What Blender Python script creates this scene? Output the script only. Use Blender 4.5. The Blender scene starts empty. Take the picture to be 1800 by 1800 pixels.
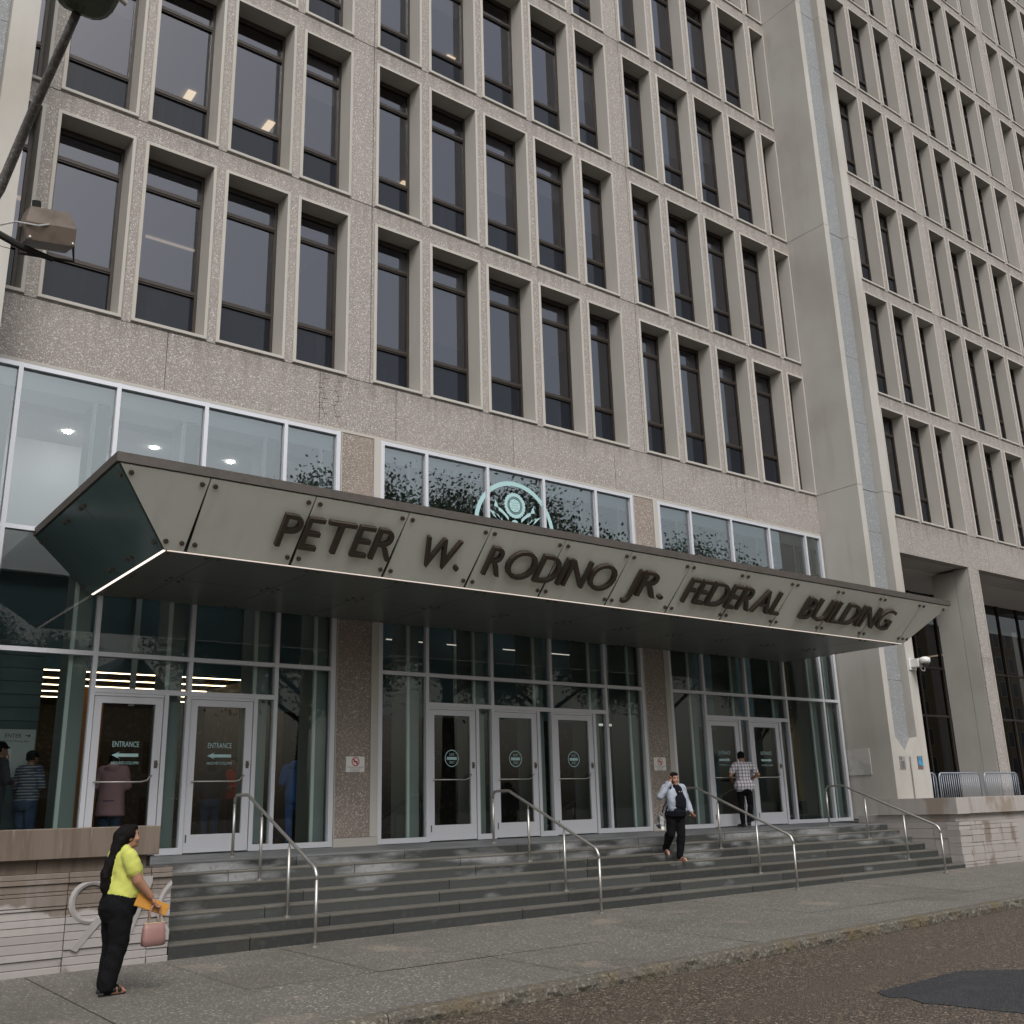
import bpy, bmesh, math, random
from mathutils import Vector, Matrix, noise as mnoise
random.seed(7)
R = math.radians
scene = bpy.context.scene
COL = scene.collection

# ------------------------------------------------------------------ camera, world, sun, exposure
CAM = Vector((0, -16.59, 1.75))
YAW, PITCH, ROLL, FPX = R(37.5928), R(16.3040), R(-1.5974), 1775.28
right = Vector((math.cos(YAW), -math.sin(YAW), 0))
fwd = Vector((math.sin(YAW)*math.cos(PITCH), math.cos(YAW)*math.cos(PITCH), math.sin(PITCH)))
up = right.cross(fwd)
r2 = right*math.cos(ROLL)+up*math.sin(ROLL)
u2 = up*math.cos(ROLL)-right*math.sin(ROLL)
cd = bpy.data.cameras.new('camera'); co = bpy.data.objects.new('camera', cd); COL.objects.link(co)
m = Matrix((r2, u2, -fwd)).transposed().to_4x4(); m.translation = CAM
co.matrix_world = m
cd.sensor_width = 36; cd.sensor_fit = 'HORIZONTAL'; cd.lens = 36*FPX/1800
cd.clip_start = .05; cd.clip_end = 2000
scene.camera = co

W = bpy.data.worlds.new('World'); scene.world = W; W.use_nodes = True
nt = W.node_tree; nt.nodes.clear()
sky = nt.nodes.new('ShaderNodeTexSky'); sky.sky_type = 'NISHITA'; sky.sun_disc = False
SUN_EL, SUN_AZ = R(51), R(200)
sky.sun_elevation = SUN_EL; sky.sun_rotation = SUN_AZ
sky.air_density = 1.6; sky.dust_density = 4.0; sky.ozone_density = 1.0
hs = nt.nodes.new('ShaderNodeHueSaturation'); hs.inputs['Saturation'].default_value = .5
bg = nt.nodes.new('ShaderNodeBackground'); bg.inputs['Strength'].default_value = .105
wo = nt.nodes.new('ShaderNodeOutputWorld')
nt.links.new(sky.outputs[0], hs.inputs['Color']); nt.links.new(hs.outputs[0], bg.inputs[0]); nt.links.new(bg.outputs[0], wo.inputs[0])
sl = bpy.data.lights.new('sun', 'SUN'); sl.energy = 1.2; sl.angle = R(28); sl.color = (1, .99, .975)
so = bpy.data.objects.new('sun', sl); COL.objects.link(so)
sd = Vector((math.sin(SUN_AZ)*math.cos(SUN_EL), math.cos(SUN_AZ)*math.cos(SUN_EL), math.sin(SUN_EL)))
so.rotation_euler = (-sd).to_track_quat('-Z', 'Y').to_euler()
vs = scene.view_settings
vs.view_transform = 'Standard'; vs.look = 'None'; vs.gamma = 1; vs.use_curve_mapping = False
vs.exposure = 0.74
scene.cycles.max_bounces = 6; scene.cycles.diffuse_bounces = 3; scene.cycles.glossy_bounces = 3; scene.cycles.transparent_max_bounces = 8
scene.render.resolution_x = scene.render.resolution_y = 1024

def pix(P):
    d = Vector(P)-CAM; z = d.dot(fwd)
    if z < .1: return (-9999, -9999)
    return (900+FPX*d.dot(r2)/z, 900-FPX*d.dot(u2)/z)
def vis(pts, mg=140):
    q = [pix(p) for p in pts]
    return max(a for a, b in q) > -mg and min(a for a, b in q) < 1800+mg and max(b for a, b in q) > -mg and min(b for a, b in q) < 1800+mg

# ------------------------------------------------------------------ materials
MATS = {}
def M(name, col, rough=.7, metal=0., ior=1.45, layers=(), bump=None, emit=None, var=0., coat=0.):
    if name in MATS: return MATS[name]
    m = bpy.data.materials.new(name); m.use_nodes = True; MATS[name] = m
    t = m.node_tree; N = t.nodes; L = t.links; b = N['Principled BSDF']
    b.inputs['Roughness'].default_value = rough; b.inputs['Metallic'].default_value = metal; b.inputs['IOR'].default_value = ior
    b.inputs['Coat Weight'].default_value = coat
    geo = N.new('ShaderNodeNewGeometry')
    def coord(st):
        if st is None: return geo.outputs['Position']
        mp = N.new('ShaderNodeMapping'); mp.inputs['Scale'].default_value = st
        L.new(geo.outputs['Position'], mp.inputs[0]); return mp.outputs[0]
    def tex(kind, sc, st, det=3):
        if kind == 'voronoi':
            v = N.new('ShaderNodeTexVoronoi'); v.inputs['Scale'].default_value = sc; L.new(coord(st), v.inputs['Vector'])
            s = N.new('ShaderNodeSeparateColor'); L.new(v.outputs['Color'], s.inputs[0]); return s.outputs[0]
        if kind == 'vdist':
            v = N.new('ShaderNodeTexVoronoi'); v.inputs['Scale'].default_value = sc; L.new(coord(st), v.inputs['Vector']); return v.outputs['Distance']
        if kind == 'sill':       # grime running down from the window sills, strongest right below them
            sp = N.new('ShaderNodeSeparateXYZ'); L.new(geo.outputs['Position'], sp.inputs[0])
            a = N.new('ShaderNodeMath'); a.operation = 'MULTIPLY_ADD'; a.inputs[1].default_value = 1/4.078; a.inputs[2].default_value = 10-10.05/4.078; L.new(sp.outputs[2], a.inputs[0])
            fr_ = N.new('ShaderNodeMath'); fr_.operation = 'FRACT'; L.new(a.outputs[0], fr_.inputs[0])
            mr_ = N.new('ShaderNodeMapRange'); mr_.inputs[1].default_value = .78; mr_.inputs[2].default_value = 1.; mr_.inputs[3].default_value = -.30; mr_.inputs[4].default_value = .22; L.new(fr_.outputs[0], mr_.inputs[0])
            n = N.new('ShaderNodeTexNoise'); n.inputs['Scale'].default_value = sc; n.inputs['Detail'].default_value = 5; L.new(coord(st), n.inputs['Vector'])
            ad = N.new('ShaderNodeMath'); ad.operation = 'ADD'; L.new(n.outputs['Fac'], ad.inputs[0]); L.new(mr_.outputs[0], ad.inputs[1]); return ad.outputs[0]
        if kind in ('znoise', 'frost'):
            sp = N.new('ShaderNodeSeparateXYZ'); L.new(geo.outputs['Position'], sp.inputs[0])
            n = N.new('ShaderNodeTexNoise'); n.inputs['Scale'].default_value = sc; n.inputs['Detail'].default_value = det; L.new(coord(st), n.inputs['Vector'])
            a = N.new('ShaderNodeMath'); a.operation = 'MULTIPLY_ADD'
            if kind == 'znoise': L.new(n.outputs['Fac'], a.inputs[0]); a.inputs[1].default_value = .9; q = N.new('ShaderNodeMath'); q.operation = 'SUBTRACT'; q.inputs[1].default_value = .45; L.new(sp.outputs[2], q.inputs[0]); L.new(q.outputs[0], a.inputs[2])
            else:    # salt bloom gathers on the upper steps
                mr_ = N.new('ShaderNodeMapRange'); mr_.inputs[1].default_value = .45; mr_.inputs[2].default_value = .95; mr_.inputs[3].default_value = -.14; mr_.inputs[4].default_value = .07; L.new(sp.outputs[2], mr_.inputs[0]); L.new(n.outputs['Fac'], a.inputs[0]); a.inputs[1].default_value = 1.; L.new(mr_.outputs[0], a.inputs[2])
            return a.outputs[0]
        if kind == 'zpos':
            s = N.new('ShaderNodeSeparateXYZ'); L.new(geo.outputs['Position'], s.inputs[0]); return s.outputs[2]
        if kind in ('wavex', 'wavez', 'wavey'):
            w = N.new('ShaderNodeTexWave'); w.bands_direction = kind[-1].upper(); w.inputs['Scale'].default_value = sc; L.new(coord(st), w.inputs['Vector']); return w.outputs['Fac']
        n = N.new('ShaderNodeTexNoise'); n.inputs['Scale'].default_value = sc; n.inputs['Detail'].default_value = det; L.new(coord(st), n.inputs['Vector']); return n.outputs['Fac']
    cur = None
    base = N.new('ShaderNodeRGB'); base.outputs[0].default_value = (*col, 1); cur = base.outputs[0]
    if var:
        oi = N.new('ShaderNodeObjectInfo'); mr = N.new('ShaderNodeMapRange'); L.new(oi.outputs['Random'], mr.inputs[0])
        mr.inputs[3].default_value = 1-var; mr.inputs[4].default_value = 1+var
        h = N.new('ShaderNodeHueSaturation'); L.new(mr.outputs[0], h.inputs['Value']); L.new(cur, h.inputs['Color']); cur = h.outputs[0]
    for ly in layers:
        kind, sc, lo, hi, c2, amt = ly[:6]; st = ly[6] if len(ly) > 6 else None
        f = tex(kind, sc, st, ly[7] if len(ly) > 7 else 4)
        mr = N.new('ShaderNodeMapRange'); mr.inputs[1].default_value = lo; mr.inputs[2].default_value = hi; mr.inputs[3].default_value = 0; mr.inputs[4].default_value = amt
        L.new(f, mr.inputs[0])
        mx = N.new('ShaderNodeMix'); mx.data_type = 'RGBA'; L.new(mr.outputs[0], mx.inputs[0]); L.new(cur, mx.inputs[6]); mx.inputs[7].default_value = (*c2, 1); cur = mx.outputs[2]
    L.new(cur, b.inputs['Base Color'])
    if bump:
        kind, sc, stg, dist = bump
        bn = N.new('ShaderNodeBump'); bn.inputs['Strength'].default_value = stg; bn.inputs['Distance'].default_value = dist
        L.new(tex(kind, sc, None, 5), bn.inputs['Height']); L.new(bn.outputs[0], b.inputs['Normal'])
    if emit:
        b.inputs['Emission Color'].default_value = (*emit[0], 1); b.inputs['Emission Strength'].default_value = emit[1]
    return m
def GLASS(name, tint, ior, rough=0.0, gcol=(1, 1, 1), bump=None):
    m = bpy.data.materials.new(name); m.use_nodes = True; MATS[name] = m
    t = m.node_tree; N = t.nodes; L = t.links; N.remove(N['Principled BSDF']); out = N['Material Output']
    tr = N.new('ShaderNodeBsdfTransparent'); tr.inputs[0].default_value = (*tint, 1)
    gl = N.new('ShaderNodeBsdfGlossy'); gl.inputs['Roughness'].default_value = rough; gl.inputs[0].default_value = (*gcol, 1)
    fr = N.new('ShaderNodeFresnel'); fr.inputs[0].default_value = ior
    mx = N.new('ShaderNodeMixShader'); L.new(fr.outputs[0], mx.inputs[0]); L.new(tr.outputs[0], mx.inputs[1]); L.new(gl.outputs[0], mx.inputs[2]); L.new(mx.outputs[0], out.inputs[0])
    if bump:
        tn = N.new('ShaderNodeTexNoise'); tn.inputs['Scale'].default_value = bump[0]
        g = N.new('ShaderNodeNewGeometry'); L.new(g.outputs['Position'], tn.inputs['Vector'])
        bn = N.new('ShaderNodeBump'); bn.inputs['Strength'].default_value = bump[1]; bn.inputs['Distance'].default_value = .01; L.new(tn.outputs[0], bn.inputs['Height']); L.new(bn.outputs[0], gl.inputs['Normal']); L.new(bn.outputs[0], fr.inputs['Normal'])
    return m

AGG = M('aggregate', (.425, .408, .39), .85, var=.05, layers=[('voronoi', 66, .50, .75, (.72, .70, .675), .68), ('voronoi', 58, .0, .27, (.155, .132, .118), .72, None), ('voronoi', 95, .78, .88, (.40, .31, .27), .4), ('noise', .35, .45, .75, (.37, .342, .316), .35), ('noise', 9, .60, .78, (.34, .31, .282), .3), ('sill', 7, .50, .95, (.15, .13, .115), .75, (1, 1, .05))], bump=('vdist', 66, .5, .02))
AGGP = M('aggregate_pier', (.45, .395, .35), .85, layers=[('voronoi', 66, .55, .85, (.66, .61, .56), .65), ('voronoi', 58, 0, .26, (.15, .12, .10), .8), ('noise', .8, .45, .75, (.34, .285, .24), .4)], bump=('vdist', 60, .6, .02))
CON = M('smooth_concrete', (.385, .366, .336), .8, var=.05, layers=[('noise', .8, .5, .75, (.33, .305, .27), .6, (1, 1, .3)), ('noise', 5, .52, .75, (.37, .34, .30), .6, (1, 1, .08)), ('noise', 24, .62, .8, (.34, .31, .27), .5)], bump=('noise', 60, .1, .01))
CONF = M('fin_concrete', (.405, .388, .362), .8, layers=[('noise', .45, .42, .7, (.29, .268, .235), .65), ('noise', 3, .52, .75, (.31, .285, .25), .5, (1, 1, .12)), ('noise', 90, .6, .75, (.46, .43, .38), .35), ('noise', .9, .66, .78, (.30, .29, .19), .35, (1, 1, .4))], bump=('noise', 70, .12, .01))
GRAN = M('grey_granite', (.33, .34, .35), .75, layers=[('voronoi', 60, .6, .85, (.47, .48, .49), .8), ('voronoi', 52, 0, .25, (.19, .20, .21), .9)], bump=('vdist', 60, .4, .015))
JOINT = M('sealant', (.07, .065, .06), .9)
BRONZE = M('bronze_sash', (.038, .030, .025), .42, metal=.3, layers=[('noise', 9, .5, .8, (.07, .055, .044), .5)])
ALU = M('aluminium_frame', (.56, .57, .61), .38, metal=.25, layers=[('noise', 4, .5, .8, (.5, .51, .54), .4, (1, 1, .2))])
WINGL = GLASS('office_glass', (.50, .50, .53), 2.05, gcol=(.90, .91, 1.0), bump=(1.1, .012))
SPGL = M('dark_lower_glass', (.008, .010, .016), .05, ior=1.42, layers=[('noise', 6, .55, .8, (.02, .022, .03), .6, (1, 1, .1))])
LOBGL = GLASS('lobby_glass', (.74, .82, .81), 1.46, bump=(.9, .010))
UPGL = GLASS('upper_lobby_glass', (.86, .96, .96), 2.8, gcol=(.93, .98, 1.0), bump=(.9, .010))
SIDEGL = GLASS('arcade_glass', (.12, .12, .13), 1.38)
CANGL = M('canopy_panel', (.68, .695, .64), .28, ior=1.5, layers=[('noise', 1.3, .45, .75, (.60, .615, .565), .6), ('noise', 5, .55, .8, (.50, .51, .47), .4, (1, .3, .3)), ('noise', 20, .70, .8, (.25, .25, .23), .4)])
CANEND = M('canopy_end_panel_shaded', (.085, .135, .135), .18, ior=1.5, layers=[('noise', 1.3, .45, .75, (.07, .115, .115), .6)])  # same glass as the fascia, with the ends' shade put into its colour
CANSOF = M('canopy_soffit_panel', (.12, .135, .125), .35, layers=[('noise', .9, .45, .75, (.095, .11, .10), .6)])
CANCAP = M('canopy_cap', (.065, .055, .047), .6, layers=[('noise', 9, .45, .7, (.045, .04, .032), .8), ('noise', 40, .6, .8, (.11, .10, .085), .5)], bump=('noise', 50, .3, .01))
DARK = M('dark_core', (.02, .02, .018), .9)
LETTER = M('bronze_letter', (.060, .045, .036), .5, metal=.2, layers=[('noise', 7, .5, .8, (.09, .07, .057), .5)])
BOLT = M('bolt_steel', (.13, .105, .085), .4, metal=.6)
LED = M('led_strip', (.9, .85, .78), .5, emit=((1, .90, .80), .8))
LEDW = M('lobby_light', (.9, .8, .65), .5, emit=((1, .72, .45), 5.))
OFFL = M('office_light', (.9, .8, .65), .5, emit=((1, .78, .48), .9))
OFFD = M('dim_office_light', (.7, .6, .5), .6, emit=((1, .80, .55), .25))
LEDF = M('dim_led_strip', (.8, .75, .7), .5, emit=((1, .86, .76), .42))
DOWN = M('downlight_lens', (.9, .9, .85), .5, emit=((1, .95, .88), 40))
STEEL = M('stainless_steel', (.42, .405, .38), .42, metal=.85, layers=[('noise', 30, .5, .8, (.32, .305, .285), .5, (1, 1, .1))])
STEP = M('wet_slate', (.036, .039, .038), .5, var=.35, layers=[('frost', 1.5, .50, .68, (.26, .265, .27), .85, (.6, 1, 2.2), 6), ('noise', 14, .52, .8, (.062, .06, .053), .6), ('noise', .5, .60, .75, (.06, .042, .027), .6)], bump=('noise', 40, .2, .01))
TREAD = M('worn_tread', (.10, .094, .081), .65, var=.15, layers=[('noise', 2.2, .45, .75, (.075, .070, .060), .7), ('noise', 26, .55, .8, (.16, .15, .13), .4)], bump=('noise', 60, .15, .01))
LAND = M('landing_slate', (.125, .13, .132), .5, var=.15, layers=[('noise', 1.2, .45, .75, (.075, .08, .082), .7), ('noise', 40, .6, .8, (.20, .20, .20), .4)])
PAVE = M('pavement_concrete', (.32, .306, .275), .75, var=.05, layers=[('noise', .45, .50, .68, (.165, .154, .132), .7), ('noise', 2.4, .52, .72, (.19, .178, .154), .6), ('voronoi', 60, .0, .15, (.06, .054, .044), .85), ('voronoi', 60, .92, 1., (.34, .325, .29), .3), ('noise', .8, .62, .72, (.26, .215, .165), .4)], bump=('noise', 90, .25, .008))
ROAD = M('wet_asphalt', (.195, .142, .092), .55, layers=[('voronoi', 50, .60, .9, (.46, .375, .285), .85), ('voronoi', 44, 0, .36, (.035, .026, .019), .9), ('noise', .4, .50, .66, (.085, .062, .045), .7, (1, 2.2, 1), 6), ('noise', 3.5, .56, .72, (.09, .066, .048), .6)], bump=('vdist', 50, 1., .03))
PATCH = M('fresh_asphalt', (.042, .044, .049), .65, layers=[('voronoi', 70, .62, 1., (.13, .135, .145), .85), ('voronoi', 58, 0, .3, (.012, .012, .014), .8), ('noise', 2, .5, .75, (.06, .06, .062), .5)], bump=('vdist', 62, .9, .03))
KERB = M('kerb_granite', (.17, .155, .128), .85, var=.2, layers=[('voronoi', 44, .6, 1., (.26, .245, .21), .6), ('voronoi', 36, 0, .3, (.06, .052, .040), .8), ('noise', 1.6, .50, .66, (.10, .074, .038), .75)], bump=('noise', 24, .9, .03))
STONE = M('grey_limestone', (.29, .268, .258), .75, var=.12, layers=[('znoise', 1.3, .80, .84, (.125, .095, .073), .88, None, 6), ('noise', 1.1, .56, .59, (.155, .122, .097), .75, (1, 1, .9), 6), ('noise', 7, .5, .8, (.245, .228, .22), .5, (1, 1, .1))], bump=('noise', 30, .2, .01))
STONE2 = M('stained_limestone', (.30, .275, .262), .75, var=.10, layers=[('noise', 2.2, .57, .62, (.15, .112, .085), .8, (1, 1, .45), 8), ('noise', 7, .5, .8, (.22, .20, .19), .5, (1, 1, .1))], bump=('noise', 30, .2, .01))
CAPST = M('brown_capstone', (.175, .142, .117), .7, var=.06, layers=[('noise', .9, .42, .62, (.115, .085, .064), .85, (1, 1, .4), 6), ('noise', 11, .46, .62, (.085, .063, .048), .7, (1, 1, .06), 6), ('noise', 22, .62, .75, (.29, .25, .215), .5, (1, 1, .06))], bump=('noise', 40, .12, .01))
CAPST2 = M('grey_capstone', (.33, .305, .29), .7, layers=[('noise', .9, .55, .60, (.20, .15, .11), .7, (1, 1, .5), 6), ('noise', 9, .5, .8, (.25, .225, .205), .6, (1, 1, .07))], bump=('noise', 40, .12, .01))
NUM = M('carved_numeral', (.27, .255, .248), .7, layers=[('noise', 3, .5, .8, (.20, .182, .168), .7)])
MARB = M('pale_marble', (.46, .45, .43), .45, layers=[('noise', 3, .5, .62, (.33, .32, .31), .7, (1, 1, 1), 8), ('noise', 9, .6, .75, (.28, .27, .24), .5)])
WHITE = M('white_enamel', (.62, .62, .60), .5)
RED = M('sign_red', (.45, .03, .03), .5)
INK = M('sign_ink', (.03, .03, .03), .6)
DECAL = M('etched_decal', (.33, .50, .51), .6)
FRAMEW = M('inner_white_frame', (.78, .83, .82), .7)
COLW = M('inner_column', (.26, .295, .285), .7, layers=[('noise', 2, .45, .75, (.28, .33, .31), .5, (1, 1, .1))])
WOOD = M('honey_wood', (.52, .21, .06), .5, layers=[('noise', 2, .45, .7, (.20, .07, .02), .6, (1, 1, .08))])
MOSA = M('brown_mosaic', (.075, .046, .033), .6, layers=[('voronoi', 16, .75, 1., (.13, .082, .06), .7), ('voronoi', 12, 0, .2, (.02, .02, .015), .85)])
SLATE = M('lobby_slate', (.10, .135, .145), .6, var=.15, layers=[('noise', 2, .45, .75, (.07, .10, .11), .6)])
TEALW = M('lobby_blue_wall', (.17, .26, .30), .6)
LFLOOR = M('lobby_floor', (.10, .09, .08), .3)
LCEIL = M('lobby_ceiling', (.22, .20, .18), .8)
OCEIL = M('office_ceiling', (.55, .53, .52), .9)
OWALL = M('office_wall', (.30, .28, .28), .9)
UWALL = M('upper_lobby_white', (.74, .73, .78), .9)
SOFF = M('arcade_ceiling', (.45, .43, .40), .9)

# ------------------------------------------------------------------ mesh helpers
WLOC = {}
def tag(o, label, cat, group=None, kind=None):
    if label: o['label'] = label
    if cat: o['category'] = cat
    if group: o['group'] = group
    if kind: o['kind'] = kind
    return o
def thing(name, label, cat, loc=(0, 0, 0), group=None):
    o = bpy.data.objects.new(name, None); COL.objects.link(o); o.location = loc; o.empty_display_size = .1
    WLOC[o] = Vector(loc); return tag(o, label, cat, group)
def place(name, me, parent=None, loc=(0, 0, 0), rz=0):
    o = bpy.data.objects.new(name, me); COL.objects.link(o); loc = Vector(loc)
    if parent is not None:
        o.parent = parent; o.location = loc-WLOC[parent]
    else: o.location = loc
    if rz: o.rotation_euler[2] = rz
    WLOC[o] = loc; return o
class MB:
    def __init__(s): s.v = []; s.f = []; s.mi = []; s.m = 0
    def add(s, vs, fs):
        n = len(s.v); s.v += [tuple(v) for v in vs]; s.f += [tuple(i+n for i in f) for f in fs]; s.mi += [s.m]*len(fs); return s
    def box(s, x0, x1, y0, y1, z0, z1, ch=0):
        if ch:
            c = ch
            v = [(x0+c, y0, z0+c), (x1-c, y0, z0+c), (x1-c, y0, z1-c), (x0+c, y0, z1-c), (x0, y0+c, z0), (x1, y0+c, z0), (x1, y0+c, z1), (x0, y0+c, z1), (x0, y1, z0), (x1, y1, z0), (x1, y1, z1), (x0, y1, z1)]
            return s.add(v, [(0, 1, 2, 3), (0, 4, 5, 1), (1, 5, 6, 2), (2, 6, 7, 3), (3, 7, 4, 0), (4, 8, 9, 5), (5, 9, 10, 6), (6, 10, 11, 7), (7, 11, 8, 4), (9, 8, 11, 10)])
        v = [(x, y, z) for z in (z0, z1) for y in (y0, y1) for x in (x0, x1)]
        return s.add(v, [(0, 1, 5, 4), (1, 3, 7, 5), (3, 2, 6, 7), (2, 0, 4, 6), (4, 5, 7, 6), (0, 2, 3, 1)])
    def poly(s, pts, d):                      # prism: polygon (front, counter-clockwise seen from its front) pushed by vector d
        n = len(pts); a = [Vector(p) for p in pts]; b = [p+Vector(d) for p in a]
        return s.add(a+b, [tuple(range(n)), tuple(range(2*n-1, n-1, -1))]+[(i, i+n, (i+1) % n+n, (i+1) % n) for i in range(n)])
    def sweep(s, pts, rad, n=10, caps=True):
        pts = [Vector(p) for p in pts]; k = len(pts)
        if not isinstance(rad, (list, tuple)): rad = [rad]*k
        base = len(s.v); u = None; vs = []
        for i, p in enumerate(pts):
            t = (pts[min(i+1, k-1)]-pts[max(i-1, 0)]).normalized()
            if u is None: u = t.orthogonal().normalized()
            u = (u-t*u.dot(t)); u = u.normalized() if u.length > 1e-6 else t.orthogonal().normalized()
            w = t.cross(u)
            for j in range(n):
                a = 2*math.pi*j/n; vs.append(p+(u*math.cos(a)+w*math.sin(a))*rad[i])
        fs = [(i*n+j, i*n+(j+1) % n, (i+1)*n+(j+1) % n, (i+1)*n+j) for i in range(k-1) for j in range(n)]
        if caps: fs += [tuple(range(n-1, -1, -1)), tuple((k-1)*n+j for j in range(n))]
        return s.add(vs, fs)
    def cyl(s, p0, p1, r, n=12): return s.sweep([p0, p1], r, n)
    def mesh(s, mats, smooth=False, off=None):
        me = bpy.data.meshes.new('m'); off = off or Vector()
        me.from_pydata([(Vector(v)-off)[:] for v in s.v], [], s.f)
        for mm in (mats if isinstance(mats, (list, tuple)) else [mats]): me.materials.append(mm)
        if s.m or any(s.mi): me.polygons.foreach_set('material_index', s.mi)
        if smooth: me.polygons.foreach_set('use_smooth', [True]*len(me.polygons))
        me.update(); return me
    def build(s, name, mats, parent=None, smooth=False, loc=None):
        # world coordinates in, object origin at the parent's origin (or loc)
        L = Vector(loc) if loc is not None else (WLOC[parent] if parent is not None else Vector())
        return place(name, s.mesh(mats, smooth, L), parent, L)
def box(name, mat, parent, *b, ch=0): return MB().box(*b, ch=ch).build(name, mat, parent)
def struct(o): o['kind'] = 'structure'; return o

TMP = bpy.data.scenes.new('tmp')
def evaluate(o):
    TMP.collection.objects.link(o); vl = TMP.view_layers[0]; vl.update()
    return bpy.data.meshes.new_from_object(o.evaluated_get(vl.depsgraph))
def glyph(ch, extr=0., bevel=0., size=1.):
    c = bpy.data.curves.new('t', 'FONT'); c.body = ch; c.extrude = extr; c.bevel_depth = bevel; c.size = size; c.resolution_u = 4
    o = bpy.data.objects.new('t', c)
    me = evaluate(o)
    bpy.data.objects.remove(o); bpy.data.curves.remove(c)
    return me
def text_obj(name, txt, mat, parent, mapf, w, h, extr=.002, sq=True):
    """flat lettering, mapf(u, v, d) -> world; w,h in metres, (0,0) bottom-left; one object"""
    me = glyph(txt, 0.); xs = [v.co.x for v in me.vertices]; ys = [v.co.y for v in me.vertices]
    if not xs: return None
    x0, x1, y0, y1 = min(xs), max(xs), min(ys), max(ys); sx = w/(x1-x0); sy = h/(y1-y0)
    L = WLOC[parent] if parent is not None else Vector()
    for v in me.vertices: v.co = mapf((v.co.x-x0)*sx, (v.co.y-y0)*sy, extr)-L
    me.materials.clear(); me.materials.append(mat)
    return place(name, me, parent, L)

# ------------------------------------------------------------------ setting: road, pavement, kerb
def ykerb(x): return -8.29+.069*(x-4.55)
def zside(x): return .105+.0045*(x-4.7)
def zpave(x, y):
    t = min(1, max(0, (y+3.58)/(ykerb(x)+3.58))); return zside(x)*(1-t)+(.055+.0015*x)*t
ZR = -.065
b = MB().add([(-400, -400, ZR), (400, -400, ZR), (400, 60, ZR), (-400, 60, ZR)], [(0, 1, 2, 3)])
road = struct(b.build('road', ROAD))
# asphalt patch, a skin 6 mm proud with a ragged rim
rim = [(9.24, -10.17), (10.1, -10.12), (10.91, -10.07), (11.9, -10.9), (10.6, -12.4), (9.9, -12.05), (9.2, -11.65), (9.13, -11.2), (9.06, -10.76), (9.16, -10.55), (9.08, -10.40)]
pts = []
for i, p in enumerate(rim):
    q = rim[(i+1) % len(rim)]
    for k in range(26):
        t = k/26; x = p[0]*(1-t)+q[0]*t; y = p[1]*(1-t)+q[1]*t; j = mnoise.noise(Vector((x*9, y*9, 0)))*.035+mnoise.noise(Vector((x*31, y*31, 4)))*.02
        pts.append((x+j, y+j*.8, ZR+.007))
MB().poly(pts, (0, 0, -.05)).build('asphalt_patch', PATCH, road)
# pavement slabs
pv = thing('pavement', None, None, (10, -6, 0)); pv['kind'] = 'structure'
MB().add([(-14, -3.3, .03), (-14, -9.45, .0), (60, -4.35, .06), (60, -3.3, .25)], [(0, 1, 2, 3)]).build('slab_bed', M('joint_filler', (.13, .12, .10), .9), pv)
gx = [-9+1.5*i for i in range(42)]
for i, x in enumerate(gx):
    for j in range(2):
        x0, x1 = x+.004, x+1.496
        ya = lambda xx: -3.58-.002 if j == 0 else -6.2-.006
        yb = lambda xx: -6.2+.006 if j == 0 else ykerb(xx)+.17
        c = [(x0, yb(x0)), (x1, yb(x1)), (x1, ya(x1)), (x0, ya(x0))]
        dz = random.uniform(-.002, .002)
        n = 4; vs = []; 
        for a in range(n+1):
            for d in range(n+1):
                u, v = a/n, d/n
                xx = x0+(x1-x0)*u; yy = yb(xx)+(ya(xx)-yb(xx))*v
                vs.append((xx, yy, zpave(xx, yy)+dz-(.004 if a in (0, n) or d in (0, n) else 0)))
        fs = [(a*(n+1)+d, (a+1)*(n+1)+d, (a+1)*(n+1)+d+1, a*(n+1)+d+1) for a in range(n) for d in range(n)]
        o = MB().add(vs, fs).build('paving_slab', PAVE, pv)
# kerb stones, split-faced granite
kx = [-8.1, -5.2, -2.4, .6, 2.9, 4.9, 7.66, 11.1, 14.1, 16.9, 19.8, 22.6, 25.6, 28.4, 31.2, 34.4, 37.4, 40.2, 43.2, 46.2, 49, 52]
kb = thing('kerb', None, None, (10, -7.9, 0)); kb['kind'] = 'structure'
for a, c in zip(kx, kx[1:]):
    n = max(8, int((c-a)/.06)); vs = []; prof = [(.16, 0, 0), (.02, 0, 1), (-.005, -.02, 2), (-.02, -.07, 2), (-.02, -.12, 2), (0, -.25, 0)]
    for i in range(n+1):
        x = a+.006+(c-a-.012)*i/n; y = ykerb(x); zt = .058+.0015*x
        for dy, dz, r in prof:
            nz = mnoise.noise(Vector((x*7, dz*22, a)))*.018+mnoise.noise(Vector((x*19, dz*40, a)))*.010
            vs.append((x, y+dy+(nz*1.3 if r == 2 else nz*.25 if r else 0), zt+dz+(nz*.2 if r == 1 else 0)))
    P = len(prof)
    fs = [(i*P+j, (i+1)*P+j, (i+1)*P+j+1, i*P+j+1) for i in range(n) for j in range(P-1)]
    fs += [tuple(range(P)), tuple(n*P+j for j in range(P-1, -1, -1))]
    MB().add(vs, fs).build('kerb_stone', KERB, kb)

# ------------------------------------------------------------------ the tower
BP, FH, Z0 = 7.70, 4.078, 10.056          # bay pitch, floor height, first sill
WOFF = [(0, 1.18), (1.37, 1.36), (2.893, 1.36), (4.416, 1.36), (5.94, 1.18)]
WH = 3.66
bays = [9.31+BP*k for k in range(-2, 5)]
ROWS = 8
bld = thing('office_tower', 'tall concrete office tower with deep-set bronze windows and glazed street lobby', 'building', (12, 0, 0))
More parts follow.
